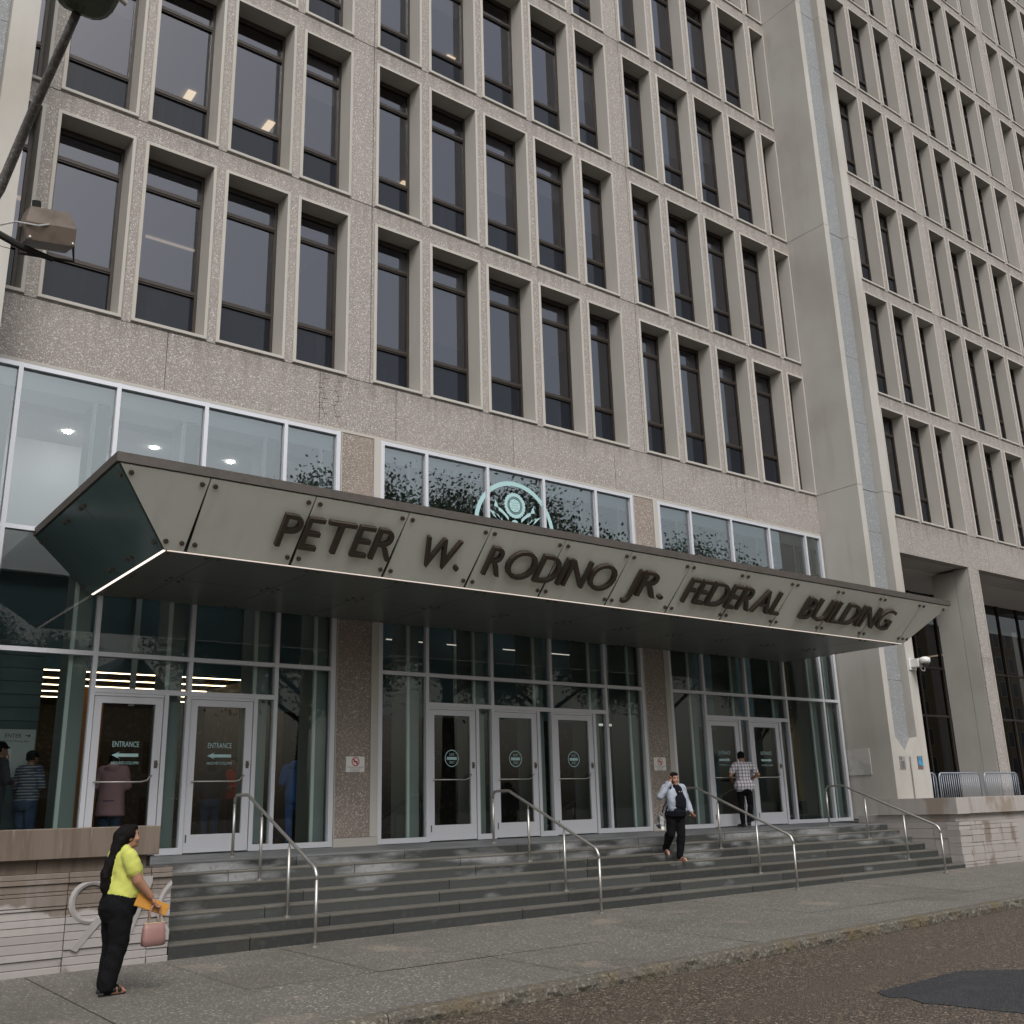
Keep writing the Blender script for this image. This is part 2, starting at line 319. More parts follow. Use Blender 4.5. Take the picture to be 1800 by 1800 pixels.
# wall panels, one per bay and storey (five openings each)
def panel_mesh():
    b = MB(); T = .28; g = .008; x0, x1 = -.06+g, BP-.06-g; zb, zt = -.03+g, FH-.03-g; zi, zo = .03, WH-.03
    b.box(x0, x1, 0, T, zb, zi); b.box(x0, x1, 0, T, zo, zt)
    e = [x0]+[q for o, w in WOFF for q in (o+.03, o+w-.03)]+[x1]
    for i in range(0, len(e), 2): b.box(e[i], e[i+1], 0, T, zi, zo)
    return b.mesh(AGG)
def frame_mesh(w):
    b = MB(); B = .065; P = -.035; D = .42; h = WH
    o = [(0, 0), (w, 0), (w, h), (0, h)]; i = [(B, B), (w-B, B), (w-B, h-B), (B, h-B)]
    c = .012; o2 = [(c, c), (w-c, c), (w-c, h-c), (c, h-c)]
    k = [(B+.03, B+.02), (w-B-.03, B+.02), (w-B-.03, h-B-.02), (B+.03, h-B-.02)]
    vs = [(x, P+c, z) for x, z in o]+[(x, P, z) for x, z in o2]+[(x, P, z) for x, z in i]+[(x, D, z) for x, z in k]+[(x, .27, z) for x, z in o]
    fs = []
    for j in range(4):
        n = (j+1) % 4
        fs += [(j, n, 4+n, 4+j), (4+j, 4+n, 8+n, 8+j), (8+j, 8+n, 12+n, 12+j), (16+j, 16+n, n, j)]
    return b.add(vs, fs).mesh(CON)
def sash_mesh(w):
    b = MB(); x0, x1, z0, z1 = .095, w-.095, .085, WH-.085; t = .055; y0, y1 = .365, .445
    b.box(x0, x0+t, y0, y1, z0, z1); b.box(x1-t, x1, y0, y1, z0, z1); b.box(x0+t, x1-t, y0, y1, z1-.10, z1); b.box(x0+t, x1-t, y0, y1, z0, z0+.05)
    for z in (1.03, 2.95):
        b.box(x0+t, x1-t, y0+.003, y1, z-.05, z+.05); b.box(x0+t, x1-t, y0-.012, y0+.004, z-.02, z+.05)
    return b.mesh(BRONZE)
def pane_mesh(w, za, zb, mt):
    return MB().add([(.145, .41, za), (w-.145, .41, za), (w-.145, .41, zb), (.145, .41, zb)], [(0, 1, 2, 3)]).mesh(mt)
BLIND = M('roller_blind', (.34, .33, .33), .9)
rb_ = random.Random(5)
PM = panel_mesh()
KIT = {w: (frame_mesh(w), sash_mesh(w), pane_mesh(w, .13, .985, SPGL), pane_mesh(w, 1.07, 2.905, WINGL), pane_mesh(w, 2.995, 3.50, WINGL)) for w in (.80, 1.18, 1.36)}
for r in range(ROWS):
    z = Z0+FH*r
    for bx in bays:
        if vis([(bx, 0, z), (bx+BP, 0, z), (bx, 0, z+FH), (bx+BP, 0, z+FH)]): place('wall_panel', PM, bld, (bx, 0, z))
        for o, w in WOFF:
            x = bx+o
            if 22.8 < x < 23.1: w = .80          # the last light beside the fin is a narrow one
            if 24.0 < x < 26.6 or .9 < x+w < 1.9 or x < .3: continue
            if not vis([(x, 0, z), (x+w, 0, z), (x, 0, z+WH), (x+w, 0, z+WH)], 100): continue
            k = KIT[w]; f = place('window', k[0], bld, (x, 0, z))
            place('sash', k[1], f, (x, 0, z)); place('lower_pane', k[2], f, (x, 0, z)); place('pane', k[3], f, (x, 0, z)); place('pane', k[4], f, (x, 0, z))
            q = rb_.random()
            if q < .45:
                zl_ = z+WH-.09-rb_.choice((.55, 1.1, 1.6, 2.0, 2.35))
                MB().box(x+.13, x+w-.13, .50, .506, zl_, z+WH-.09).build('blind', BLIND, f)
# storeys behind the windows: ceiling, back wall
for r in range(ROWS):
    z = Z0+FH*r
    b = MB().box(-6, 50, .56, 7.2, z+WH-.02, z+WH+.3)
    b.build('office_ceiling', OCEIL, bld)
    MB().box(-6, 50, 7.2, 7.4, z-.12, z+WH-.03).build('office_back_wall', OWALL, bld)
    for kx_ in range(-1, 7):
        xx = 1.3+BP*kx_
        MB().box(xx-.08, xx+.08, .62, 7.15, z-.1, z+WH-.03).build('office_partition', OWALL, bld)
# lit ceiling fittings seen through a few windows
for (x, y, z, L_, dx) in [(6.29, 3.2, 1, .6, .02), (8.22, 3.15, 1, .6, .02), (12.13, 3.4, 1, .3, .1), (12.75, 2.95, 0, .12, .75), (13.17, 2.75, 2, .2, .1), (14.2, 3.7, 1, .15, .12), (2.9, 3.1, 0, .12, .5), (34.5, 2.9, 0, .3, .2), (42.1, 4.0, 0, .3, .2), (5.6, 3.1, 0, .06, .9), (9.2, 3.0, 0, .06, .8)]:
    zz = Z0+FH*z+WH-.03
    MB().box(x-.08, x+.08+dx, y, y+L_, zz-.03, zz).build('ceiling_fitting', OFFL if y < 3.05 or z else OFFD, bld)
# spandrel band under the first sills, panel by panel
BZ0, BZ1 = 8.905, Z0-.03
js = [-7, -3.9, -.83, 2.12, 5.17, 8.15, 9.86, 12.86, 15.906, 17.5, 20.62, 23.76, 25.3, 28.4, 31.3, 33.0, 36.0, 39.1, 42, 45, 48]
for a, c in zip(js, js[1:]):
    MB().box(a+.006, c-.006, -.004, .3, BZ0, BZ1-.006).build('spandrel_panel', AGG, bld)
MB().box(-7, 48, .02, .26, BZ0+.02, BZ1+4*0-.01).build('joint_backing', JOINT, bld)
MB().box(-7, 23.7, -.03, .28, BZ0-.055, BZ0-.002).build('drip_edge', CON, bld)
for x0 in (8.22, 8.52):
    pts_ = [(x0+.05*math.sin(k*1.7)+random.uniform(-.02, .02), -.006, BZ1-.03-k*.105) for k in range(10)]
    b = MB(); b.sweep(pts_, .0035, 5)
    for k in range(1, 9): b.sweep([(pts_[k][0]-.07, -.006, pts_[k][2]-.01), (pts_[k][0]+.07, -.006, pts_[k][2]+.015)], .003, 5)
    b.build('crack_seam', M('crack_filler', (.12, .10, .09), .9), bld)
# concrete fins
for dx in (0, -23.1):
    zs = [1.22, 10.06, 18.22, 26.38, 34.54, 43]
    fo = None
    for i, (a, c) in enumerate(zip(zs, zs[1:])):
        b = MB(); a += .006; c -= .006
        b.box(23.77+dx, 25.4+dx, -1.10, .2, a, c)
        if i == 0:
            b.poly([(23.77+dx, -1.35, a), (24.50+dx, -1.35, a), (24.50+dx, -1.35, 2.75), (24.0+dx, -1.35, 3.25), (24.0+dx, -1.35, c), (23.77+dx, -1.35, c)], (0, .25, 0))
            b.poly([(24.58+dx, -1.35, a), (25.4+dx, -1.35, a), (25.4+dx, -1.35, c), (25.0+dx, -1.35, c), (25.0+dx, -1.35, 3.25), (24.58+dx, -1.35, 2.75)], (0, .25, 0))
        else:
            b.box(23.77+dx, 24.0+dx, -1.35, -1.10, a, c); b.box(25.0+dx, 25.4+dx, -1.35, -1.10, a, c)
        if not vis([(23.77+dx, -1.35, a), (25.4+dx, -1.35, c), (23.77+dx, -1.35, c), (25.4+dx, -1.35, a)], 200): continue
        fo = b.build('fin_block', CONF, bld)
        zz = a if i else 2.7
        while zz < c-.1:
            ze = min(zz+2.05, c)
            MB().box(24.01+dx, 24.99+dx, -1.125, -1.06, zz+.004, ze-.004).build('granite_strip', GRAN, fo)
            zz = ze
    MB().box(23.8+dx, 25.37+dx, -1.05, .15, 1.3, 42).build('fin_core', JOINT, bld)
# piers between the lobby bays
for (a, c) in ((8.62, 9.50), (16.40, 17.22)):
    p = MB().box(a+.02, c-.16, -.02, .5, 1.32, BZ0-.06).build('lobby_pier', AGGP, bld)
    MB().box(c-.155, c-.002, -.045, .5, 1.32, BZ0-.06).build('pier_edge', CON, p)
    MB().box(a+.004, a+.022, -.045, .5, 1.32, BZ0-.06).build('pier_edge', CON, p)
    MB().box(a, c, -.055, .5, 1.15, 1.315).build('pier_base', CON, p)

# ------------------------------------------------------------------ lobby glazing
ZL = 1.18                                    # landing at the doors
def rect(x0, x1, z0, z1, y): return MB().add([(x0, y, z0), (x1, y, z0), (x1, y, z1), (x0, y, z1)], [(0, 1, 2, 3)])
FY0, FY1, GY = -.03, .09, .045
TR = [ZL, 3.67, 4.25, 6.13, BZ0-.055]
def decal_map(x, z, y=GY-.004): return lambda u, v, d: Vector((x+u, y-d, z+v))
def arrow(x0, x1, zc, t, left, parent, y):
    h = t*1.15; L = .13
    if left: p = [(x0, 0), (x0+L, -h), (x0+L*.72, -t/2), (x1, -t/2), (x1, t/2), (x0+L*.72, t/2), (x0+L, h)]
    else: p = [(x1, 0), (x1-L, h), (x1-L*.72, t/2), (x0, t/2), (x0, -t/2), (x1-L*.72, -t/2), (x1-L, -h)]
    return MB().add([(x, y, zc+z) for x, z in p], [(0, 1, 2), (0, 2, 5), (0, 5, 6), (2, 3, 4), (2, 4, 5)]).build('arrow_decal', DECAL, parent)
def ring_mesh(b, cx, cz, r0, r1, y, n=40, a0=0, a1=2*math.pi, ez=1):
    vs = []
    for i in range(n+1):
        a = a0+(a1-a0)*i/n
        vs += [(cx+r0*math.cos(a), y, cz+r0*ez*math.sin(a)), (cx+r1*math.cos(a), y, cz+r1*ez*math.sin(a))]
    return b.add(vs, [(2*i, 2*i+1, 2*i+3, 2*i+2) for i in range(n)])
def disc(b, cx, cz, r, y, n=16, ez=1): return b.add([(cx+r*math.cos(2*math.pi*i/n), y, cz+r*ez*math.sin(2*math.pi*i/n)) for i in range(n)], [tuple(range(n))])

def door(g, x0, x1, kind):
    """leaf x0..x1, hinged left: stiles, rails, pane, push bar, lock, decal"""
    zt = 3.60; d = MB()
    y0, y1 = -.005, .055
    sl_, sr, top, bot = .115, .125, .105, .29
    d.box(x0, x0+sl_, y0, y1, ZL+.015, zt); d.box(x1-sr, x1, y0, y1, ZL+.015, zt)
    d.box(x0+sl_, x1-sr, y0, y1, zt-top, zt); d.box(x0+sl_, x1-sr, y0, y1, ZL+.015, ZL+bot)
    o = d.build('door', ALU, bld)
    rect(x0+sl_, x1-sr, ZL+bot, zt-top, .03).build('pane', LOBGL, o)
    zb = 2.29
    MB().sweep([(x0+sl_*.6, -.045, zb), (x1-sr-.16, -.045, zb), (x1-sr-.07, -.043, zb+.02), (x1-sr-.03, -.03, zb+.07), (x1-sr+.02, -.005, zb+.10)], .013, 8).build('push_bar', STEEL, o, smooth=True)
    MB().cyl((x1-.06, -.03, 2.56), (x1-.06, 0, 2.56), .028).box(x1-.085, x1-.035, -.012, 0, 2.50, 2.62).build('lock', BOLT, o)
    MB().box(x0+.03, x0+.05, -.012, 0, 1.35, 1.47).build('pivot', BOLT, o)
    gy = .026; xc = (x0+sl_+x1-sr)/2
    if kind in 'LR':
        a, c = xc-.20, xc+.21
        text_obj('lettering', 'ENTRANCE', DECAL, o, decal_map(a, 2.825, gy), c-a, .085)
        arrow(a, c, 2.70, .05, kind == 'L', o, gy)
        text_obj('lettering', 'AROUND COLUMN', DECAL, o, decal_map(a-.01, 2.56, gy), c-a+.02, .045)
    else:
        b = MB(); ring_mesh(b, xc, 2.69, .145, .16, gy); b.add([(xc-.115, gy, 2.66), (xc+.115, gy, 2.66), (xc+.115, gy, 2.715), (xc-.115, gy, 2.715)], [(0, 1, 2, 3)]); b.build('exit_disc_decal', DECAL, o)
        text_obj('lettering', 'EXIT', DECAL, o, decal_map(xc-.055, 2.735, gy), .11, .05)
        text_obj('lettering', 'ONLY', DECAL, o, decal_map(xc-.06, 2.59, gy), .12, .05)
    # frame around leaf
    return o
def bay(xs, doors, kinds, ends):
    """mullion x list (first and last are jambs)"""
    g = MB(); n = len(xs); hw = .035
    zt, zb = TR[-1], ZL
    for i, x in enumerate(xs):
        w = .045 if i in (0, n-1) else hw
        g.box(x-w, x+w, FY0, FY1, zb, zt)
    gf = g.build('glazing_frame', ALU, bld)
    def rail(x0, x1, z, h=.035, y=FY0+.003): MB().box(x0, x1, y, FY1-.003, z-h, z+h).build('transom', ALU, gf)
    for i in range(n-1):
        a = xs[i]+(.045 if i == 0 else hw); c = xs[i+1]-(.045 if i == n-2 else hw)
        rail(a, c, zt-.04, .04); rail(a, c, 6.13); rail(a, c, 4.25)
        rect(a, c, 6.165, zt-.08, GY).build('pane', UPGL, gf)
        rect(a, c, 4.285, 6.095, GY).build('pane', LOBGL, gf)
        if i in doors:
            rail(a, c, 3.69, .04)
            rect(a, c, 3.73, 4.215, GY).build('pane', LOBGL, gf)
            ld = a+1.09
            MB().box(a, ld+.0, FY0+.01, FY1-.01, 3.605, 3.648).build('door_head', ALU, gf)
            MB().box(ld+.006, ld+.075, FY0, FY1, zb, 3.65).build('door_jamb', ALU, gf)
            rect(ld+.075, c, zb+.10, 3.65, GY).build('side_light', LOBGL, gf)
            rail(ld+.075, c, zb+.05, .05)
            door(gf, a+.012, ld-.004, kinds[doors.index(i)])
        else:
            rail(a, c, zb+.045, .045)
            rect(a, c, zb+.09, 4.215, GY).build('pane', LOBGL, gf)
    return gf
gA = bay([-1.7, -.17, 1.35, 2.879, 4.42, 5.95, 7.475, 8.57], [4, 5], 'LL', 0)
gB = bay([9.545, 10.585, 12.13, 13.67, 15.22, 16.36], [1, 2, 3], 'EEE', 0)
gC = bay([17.265, 18.39, 19.92, 21.44, 23.0, 23.66], [1, 2], 'RR', 0)
# deep white inner frames behind the glass
for xs in ([1.35, 2.879, 4.42, 5.95, 7.475, 8.62], [10.585, 12.13, 13.67, 15.22, 16.40], [18.39, 19.92, 21.44, 23.0, 23.70]):
    for x in xs:
        MB().box(x-.32, x-.06, .20, .78, ZL, BZ0-.42).build('inner_post', COLW, bld)
        MB().box(x-.345, x-.285, .165, .215, ZL, BZ0-.42).build('inner_post_highlight', FRAMEW, bld)  # pale strip paints in the highlight along the post's corner
    MB().box(xs[0]-1.6, xs[-1], .18, .80, BZ0-.41, BZ0-.06).build('inner_header', FRAMEW, bld)
# lobby interior
MB().box(-4, 23.7, .1, 13, ZL-.1, ZL-.004).build('lobby_floor', LFLOOR, bld)
MB().box(-4, 23.7, 1.06, 13, BZ0-.45, BZ0-.1).build('upper_lobby_ceiling', OCEIL, bld)
MB().box(-4, 23.7, 3.2, 13, 4.75, 5.0).build('lobby_ceiling', LCEIL, bld)
MB().box(-4, 23.7, 2.45, 2.6, 6.0, 8.46).build('upper_lobby_wall', UWALL, bld)
MB().box(-4, 23.7, 12.8, 13, ZL, 4.75).build('lobby_back_wall', MOSA, bld)
MB().box(-4.2, 23.9, 13.02, 13.2, .5, 9.5).build('rear_wall', DARK, bld)
MB().box(-4.2, -4.02, .3, 13, .5, 9.5).build('side_wall', DARK, bld)
MB().box(8.6, 9.6, 2.9, 3.0, 3.75, 6.9).build('lobby_blue_wall', TEALW, bld)
for (x, y) in [(2.6, 1.7), (4.05, 1.7), (4.5, 1.35), (5.6, 1.7), (7.1, 1.7)]:
    MB().cyl((x, y, BZ0-.47), (x, y, BZ0-.452), .06, 12).build('downlight', DOWN, bld)
for i, y in enumerate((3.6, 4.8, 5.85, 7.1, 8.35, 9.65, 10.9)):
    MB().box(4.6, 11.5, y, y+.035, 4.732, 4.748).build('ceiling_light_line', LEDW, bld)
for x in (9.6, 11.2, 12.8, 14.4, 15.8, 17.9, 19.2):
    MB().box(x, x+1.0, 2.6, 2.62, 5.36, 5.38).build('ceiling_light_line', LEDF, bld)
# teal upper wall with posts (between soffit level and door heads)
MB().box(9.6, 23.7, 2.9, 3.0, 3.75, 6.9).build('lobby_blue_wall', TEALW, bld)
MB().box(-4, 8.6, 3.1, 3.19, 4.4, 6.9).build('lobby_blue_wall', TEALW, bld)
for x in (5.9, 8.1, 10.9, 13.2, 15.4, 17.9, 20.3, 22.5):
    MB().box(x-.05, x+.05, 2.84, 2.898, 3.75, 6.8).build('wall_post', FRAMEW, bld)
MB().box(9.0, 17.2, 2.95, 3.15, ZL, 3.75).build('mosaic_wall', MOSA, bld)
MB().box(17.2, 23.7, 3.6, 3.8, ZL, 3.75).build('slate_wall', SLATE, bld)
for k in range(12): MB().box(17.6, 23.6, 3.57, 3.60, ZL+.02+k*.21, ZL+.21+k*.21).build('slate_course', SLATE, bld)
MB().box(18.0, 18.45, 2.2, 2.3, ZL, 3.7).build('wood_panel', WOOD, bld)
# left of the lobby: slate wall carrying the notice board, wood panels behind
MB().box(-3, 3.98, 1.34, 1.5, ZL, 4.6).build('slate_wall', SLATE, bld)
for k in range(16):
    for i in range(4):
        MB().box(-2.6+i*1.66+.45*(k % 2), -2.6+i*1.66+1.65+.45*(k % 2) if i < 3 else 3.97, 1.31, 1.34, ZL+.02+k*.21, ZL+.22+k*.21).build('slate_course', SLATE, bld)
for (x0, x1, y, zt) in [(5.35, 6.0, 5.0, 4.3), (10.7, 11.6, 6.1, 4.3), (14.2, 14.9, 10.5, 4.5), (7.7, 7.8, 6.4, 4.6), (9.9, 10.0, 6.4, 4.6)]:
    MB().box(x0, x1, y, y+.12, ZL, zt).build('wood_panel', WOOD, bld)
MB().box(9.25, 9.37, 3.2, 8, ZL, 4.7).build('lobby_side_wall', MOSA, bld)
for (x, y, z, w) in [(9.4, 8.2, 3.35, .5), (12.4, 9.2, 3.3, .6)]:
    MB().box(x, x+w, y, y+.05, z, z+.28).build('lit_screen', M('lit_screen', (.8, .7, .55), .5, emit=((1, .86, .66), .9)), bld)
# ceiling/floor closing the front zone
# ------------------------------------------------------------------ right arcade
AY = 3.15
MB().box(25.4, 50, .3, 1.1, 8.93, 9.3).build('arcade_beam', CONF, bld)
MB().box(25.4, 50, 1.105, AY+.5, 8.86, 9.3).build('arcade_ceiling', SOFF, bld)
for i in range(3):
    x = 31.55+BP*i
    p = MB().box(x, x+.56, -.006, .5, 1.2, 8.9).build('arcade_pier', AGG, bld)
    MB().box(x-.014, x+.02, .05, .495, 1.2, 8.895).build('pier_cheek', CONF, p)
    MB().box(x-.014, x+.56, .51, 1.3, 1.2, 8.855).build('pier_cheek', CONF, p)
    MB().box(x+.561, x+.60, -.03, .4, 1.2, 8.9).build('pier_edge', CON, p)
g = MB(); fr = None
mx = [25.4+1.53*i for i in range(16)]
for x in mx: g.box(x-.035, x+.035, AY-.06, AY+.04, 1.2, 8.86)
fr = g.build('arcade_frame', BRONZE, bld)
for a, c in zip(mx, mx[1:]):
    for z0, z1 in ((1.2, 4.4), (4.4, 6.1), (6.1, 8.86)):
        MB().box(a+.035, c-.035, AY-.05, AY+.03, z0, z0+.07).build('transom', BRONZE, fr)
        rect(a+.035, c-.035, z0+.07, z1, AY).build('pane', SIDEGL, fr)
MB().box(25.3, 50, AY+3.5, AY+3.6, 1.2, 8.8).build('arcade_back_wall', OWALL, bld)
MB().box(25.4, 50, AY+.1, AY+3.5, 1.1, 1.19).build('arcade_floor', LFLOOR, bld)
for a, c in zip(mx[5:9], mx[6:10]): MB().box(a+.12, c-.1, AY+.25, AY+.27, 1.5, 4.25).build('roller_blind', M('grey_blind', (.22, .22, .23), .9), bld)
MB().box(36.6, 36.66, AY+.6, AY+2.4, 6.9, 6.95).build('ceiling_fitting', OFFL, bld)
# podium floor in front of the arcade
struct(MB().box(23.0, 50, -3.2, AY+.05, .9, 1.19).build('podium_floor', LAND))

# ------------------------------------------------------------------ canopy
cn = thing('entrance_canopy', 'wedge-sided grey glass canopy with raised bronze lettering above the lobby doors', 'canopy', (12.9, 0, 5.2))
XT0, XT1, YT, ZT = 3.37, 22.38, -4.22, 6.02
XB0, XB1, YB, ZB = 4.27, 21.55, -3.40, 5.18
A_, B_ = Vector((0, YT, ZT)), Vector((0, YB, ZB)); FL = (B_-A_).length; FD = (B_-A_)/FL
FN = Vector((0, -1, 0)); FN = (FN-FD*FN.dot(FD)).normalized()      # outward normal of the fascia
def fpt(x, t, d=0): return Vector((x, 0, 0))+A_+FD*t+FN*d
# dark core
e = .035
v = [(XT0+e, .0, ZT), (XT0+e, YT+e, ZT), (XT1-e, YT+e, ZT), (XT1-e, .0, ZT), (XB0+e, .0, ZB+e), (XB0+e, YB+e, ZB+e), (XB1-e, YB+e, ZB+e), (XB1-e, .0, ZB+e)]
MB().add(v, [(0, 1, 2, 3), (7, 6, 5, 4), (1, 5, 6, 2), (0, 4, 5, 1), (3, 2, 6, 7), (0, 3, 7, 4)]).build('canopy_core', DARK, cn)
jx = [4.55+1.5235*i for i in range(12)]
def xl(t): return XT0+(XB0-XT0)*t/FL
def xr(t): return XT1+(XB1-XT1)*t/FL
cuts = [None]+jx+[None]
def stud(b, p, n, r=.034, h=.028):
    b.cyl(p-n*.01, p+n*h, r, 10)
for i in range(len(cuts)-1):
    a, c = cuts[i], cuts[i+1]
    L = lambda t: xl(t)+.012 if a is None else a+.008
    Rr = lambda t: xr(t)-.012 if c is None else c-.008
    t0, t1 = .012, FL-.02
    # seam flares a little towards the bottom, as on the weathered joints
    P = [fpt(L(t0), t0, .02), fpt(L(t1)+(.02 if a else 0), t1, .02), fpt(Rr(t1)-(.02 if c else 0), t1, .02), fpt(Rr(t0), t0, .02)]
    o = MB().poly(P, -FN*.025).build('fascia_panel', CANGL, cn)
    for t in (.11, FL-.15):
        for x in ((L(t)+.08), (Rr(t)-.08)):
            if Rr(t)-L(t) < .5 and x < L(t)+.1 and a is None and t < .5: pass
            b = MB(); stud(b, fpt(x, t, .02), FN); b.build('bolt', BOLT, o, smooth=False)
# end panels (left and right), three strips each
for side in (0, 1):
    xt, xb = (XT0, XB0) if side == 0 else (XT1, XB1)
    d = (Vector((xb, 0, ZB))-Vector((xt, 0, ZT))); Ln = d.length; d.normalize()
    nn = Vector((-1 if side == 0 else 1, 0, 0)); nn = (nn-d*nn.dot(d)).normalized()
    ys = [.02, -1.5, -2.35, None]
    for i in range(3):
        ya, yb = ys[i], ys[i+1]
        def ep(t, y): return Vector((xt, 0, ZT))+d*t+Vector((0, y, 0))+nn*.02
        yk = lambda t: (YT+(YB-YT)*t/Ln)+.012 if yb is None else yb+.006
        P = [ep(.012, ya-.006), ep(.012, yk(.012)), ep(Ln-.02, yk(Ln-.02)), ep(Ln-.02, ya-.006)]
        if side: P = P[::-1]
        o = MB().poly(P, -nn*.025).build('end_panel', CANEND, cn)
        for t in (.13, Ln-.16):
            for y in (ya-.09, yk(t)+.09):
                b = MB(); stud(b, ep(t, y), nn); b.build('bolt', BOLT, o)
# soffit panels
sx = [XB0+.02]+[5.0+1.5235*i for i in range(11)]+[XB1-.02]
for a, c in zip(sx, sx[1:]):
    for y0, y1 in ((YB+.06, -1.75), (-1.74, -.04)):
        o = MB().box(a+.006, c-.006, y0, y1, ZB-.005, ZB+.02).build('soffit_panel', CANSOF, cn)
        for x in (a+.09, c-.09):
            for y in (y0+.1, y1-.1): MB().cyl((x, y, ZB-.02), (x, y, ZB), .028, 8).build('bolt', BOLT, o)
# top cap trim
MB().box(XT0-.035, XT1+.035, YT-.035, YT+.10, ZT-.005, ZT+.12).build('cap_trim', CANCAP, cn)
MB().box(XT0-.035, XT0+.10, YT+.103, .02, ZT-.005, ZT+.12).build('cap_trim', CANCAP, cn)
MB().box(XT1-.10, XT1+.035, YT+.103, .02, ZT-.005, ZT+.12).build('cap_trim', CANCAP, cn)
MB().box(XT0+.1, XT1-.1, YT+.1, .02, ZT+.0, ZT+.05).build('canopy_roof', DARK, cn)
# light line along the lower edge
MB().box(XB0+.05, XB1, YB-.001, YB+.03, ZB-.006, ZB+.004).build('edge_light', LEDF, cn)
MB().box(XB0-.002, XB0+.03, YB+.031, -.03, ZB-.008, ZB+.007).build('edge_light', LED, cn)
# raised lettering
words = [('PETER', 5.70, 7.56), ('W.', 8.02, 8.79), ('RODINO', 9.26, 12.03), ('JR.', 12.40, 13.34), ('FEDERAL', 13.85, 16.66), ('BUILDING', 17.33, 20.47)]
CH = .525
GW = {}
LCACHE = {}
for ch in set(''.join(w for w, a, c in words)):
    me = glyph(ch, 0., 0.); xs = [v.co.x for v in me.vertices]; GW[ch] = (min(xs), max(xs)); LCACHE[ch] = me
capH = max(v.co.y for v in LCACHE['E'].vertices)
WIDE = {'O': 1.12, 'D': 1.0, 'G': 1.05, 'N': 1.0, 'E': .85, 'L': .85, 'F': .85, 'R': .9, 'B': .9, 'P': .9, 'T': 1., 'J': .75}
LAY = []
def solid_letter(ch):
    """front outline from the font, extruded to depth 1 in local z"""
    me = bpy.data.meshes.new('l'); bm = bmesh.new(); bm.from_mesh(LCACHE[ch])
    bmesh.ops.remove_doubles(bm, verts=bm.verts, dist=1e-5)
    ex = bmesh.ops.extrude_face_region(bm, geom=list(bm.faces))
    for e_ in ex['geom']:
        if isinstance(e_, bmesh.types.BMVert): e_.co.z += 1
    bm.to_mesh(me); bm.free(); return me
for word, xa, xb in words:
    ws = [(GW[c][1]-GW[c][0])/capH*CH*WIDE.get(c, 1) for c in word]
    gap = .055; tot = sum(ws)+gap*(len(word)-1); k = (xb-xa)/tot
    x = xa
    for c, w in zip(word, ws):
        LAY.append((c, x, w*k)); x += (w+gap)*k
for c, x, w in LAY:
    me = solid_letter(c); g0, g1 = GW[c]; Lw = WLOC[cn]
    for v in me.vertices:
        u = (v.co.x-g0)/(g1-g0)*w; tt = .83-v.co.y/capH*CH; d = .045 if v.co.z < .5 else .115
        v.co = fpt(x+u, tt, d)-Lw
    me.materials.append(LETTER); bm = bmesh.new(); bm.from_mesh(me); bmesh.ops.recalc_face_normals(bm, faces=bm.faces); bm.to_mesh(me); bm.free()
    o = place('letter', me, cn, Lw)

# ------------------------------------------------------------------ entrance stairs
st = thing('entrance_stairs', 'broad flight of seven dark wet stone steps below the lobby doors', 'stairs', (13.6, -2.6, .1))
EY, EZ, TD, RH = -1.72, 1.14, .31, .145
SX0, SX1 = 4.60, 22.60
offs = [0, .7, 1.35, .2, .95, .45, 1.2]
for i in range(7):
    zt = EZ-RH*i; yf = EY-TD*i; x = SX0-offs[i]*1.4; first = True
    while x < SX1:
        Ls = random.uniform(1.9, 3.0); a = max(x, SX0)+.006; c = min(x+Ls, SX1)-.006; x += Ls
        if c-a < .25: continue
        yb = yf+TD-.003 if i else -1.2
        zb = zt-RH-.03
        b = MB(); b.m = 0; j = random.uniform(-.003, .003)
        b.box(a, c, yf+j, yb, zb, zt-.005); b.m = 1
        b.add([(a, yf+.012+j, zt), (c, yf+.012+j, zt), (c, yb, zt), (a, yb, zt), (a, yf-.008+j, zt-.012), (c, yf-.008+j, zt-.012), (a, yf-.004+j, zt-.03), (c, yf-.004+j, zt-.03)], [(0, 1, 2, 3), (4, 5, 1, 0), (6, 7, 5, 4)])
        b.build('step_stone', [STEP, TREAD if i else LAND], st)
MB().box(SX0+.02, SX1-.02, -3.2, .0, -.2, .25).build('stair_core', JOINT, st)
# landing slabs, falling slightly to the steps
x = SX0
while x < SX1:
    a, c = x+.004, min(x+1.53, SX1)-.004; x += 1.53
    MB().add([(a, -1.199, EZ+.002), (c, -1.199, EZ+.002), (c, .3, ZL-.002), (a, .3, ZL-.002), (a, -1.199, EZ-.2), (c, -1.199, EZ-.2)], [(0, 1, 2, 3), (4, 5, 1, 0)]).build('landing_slab', LAND, st)

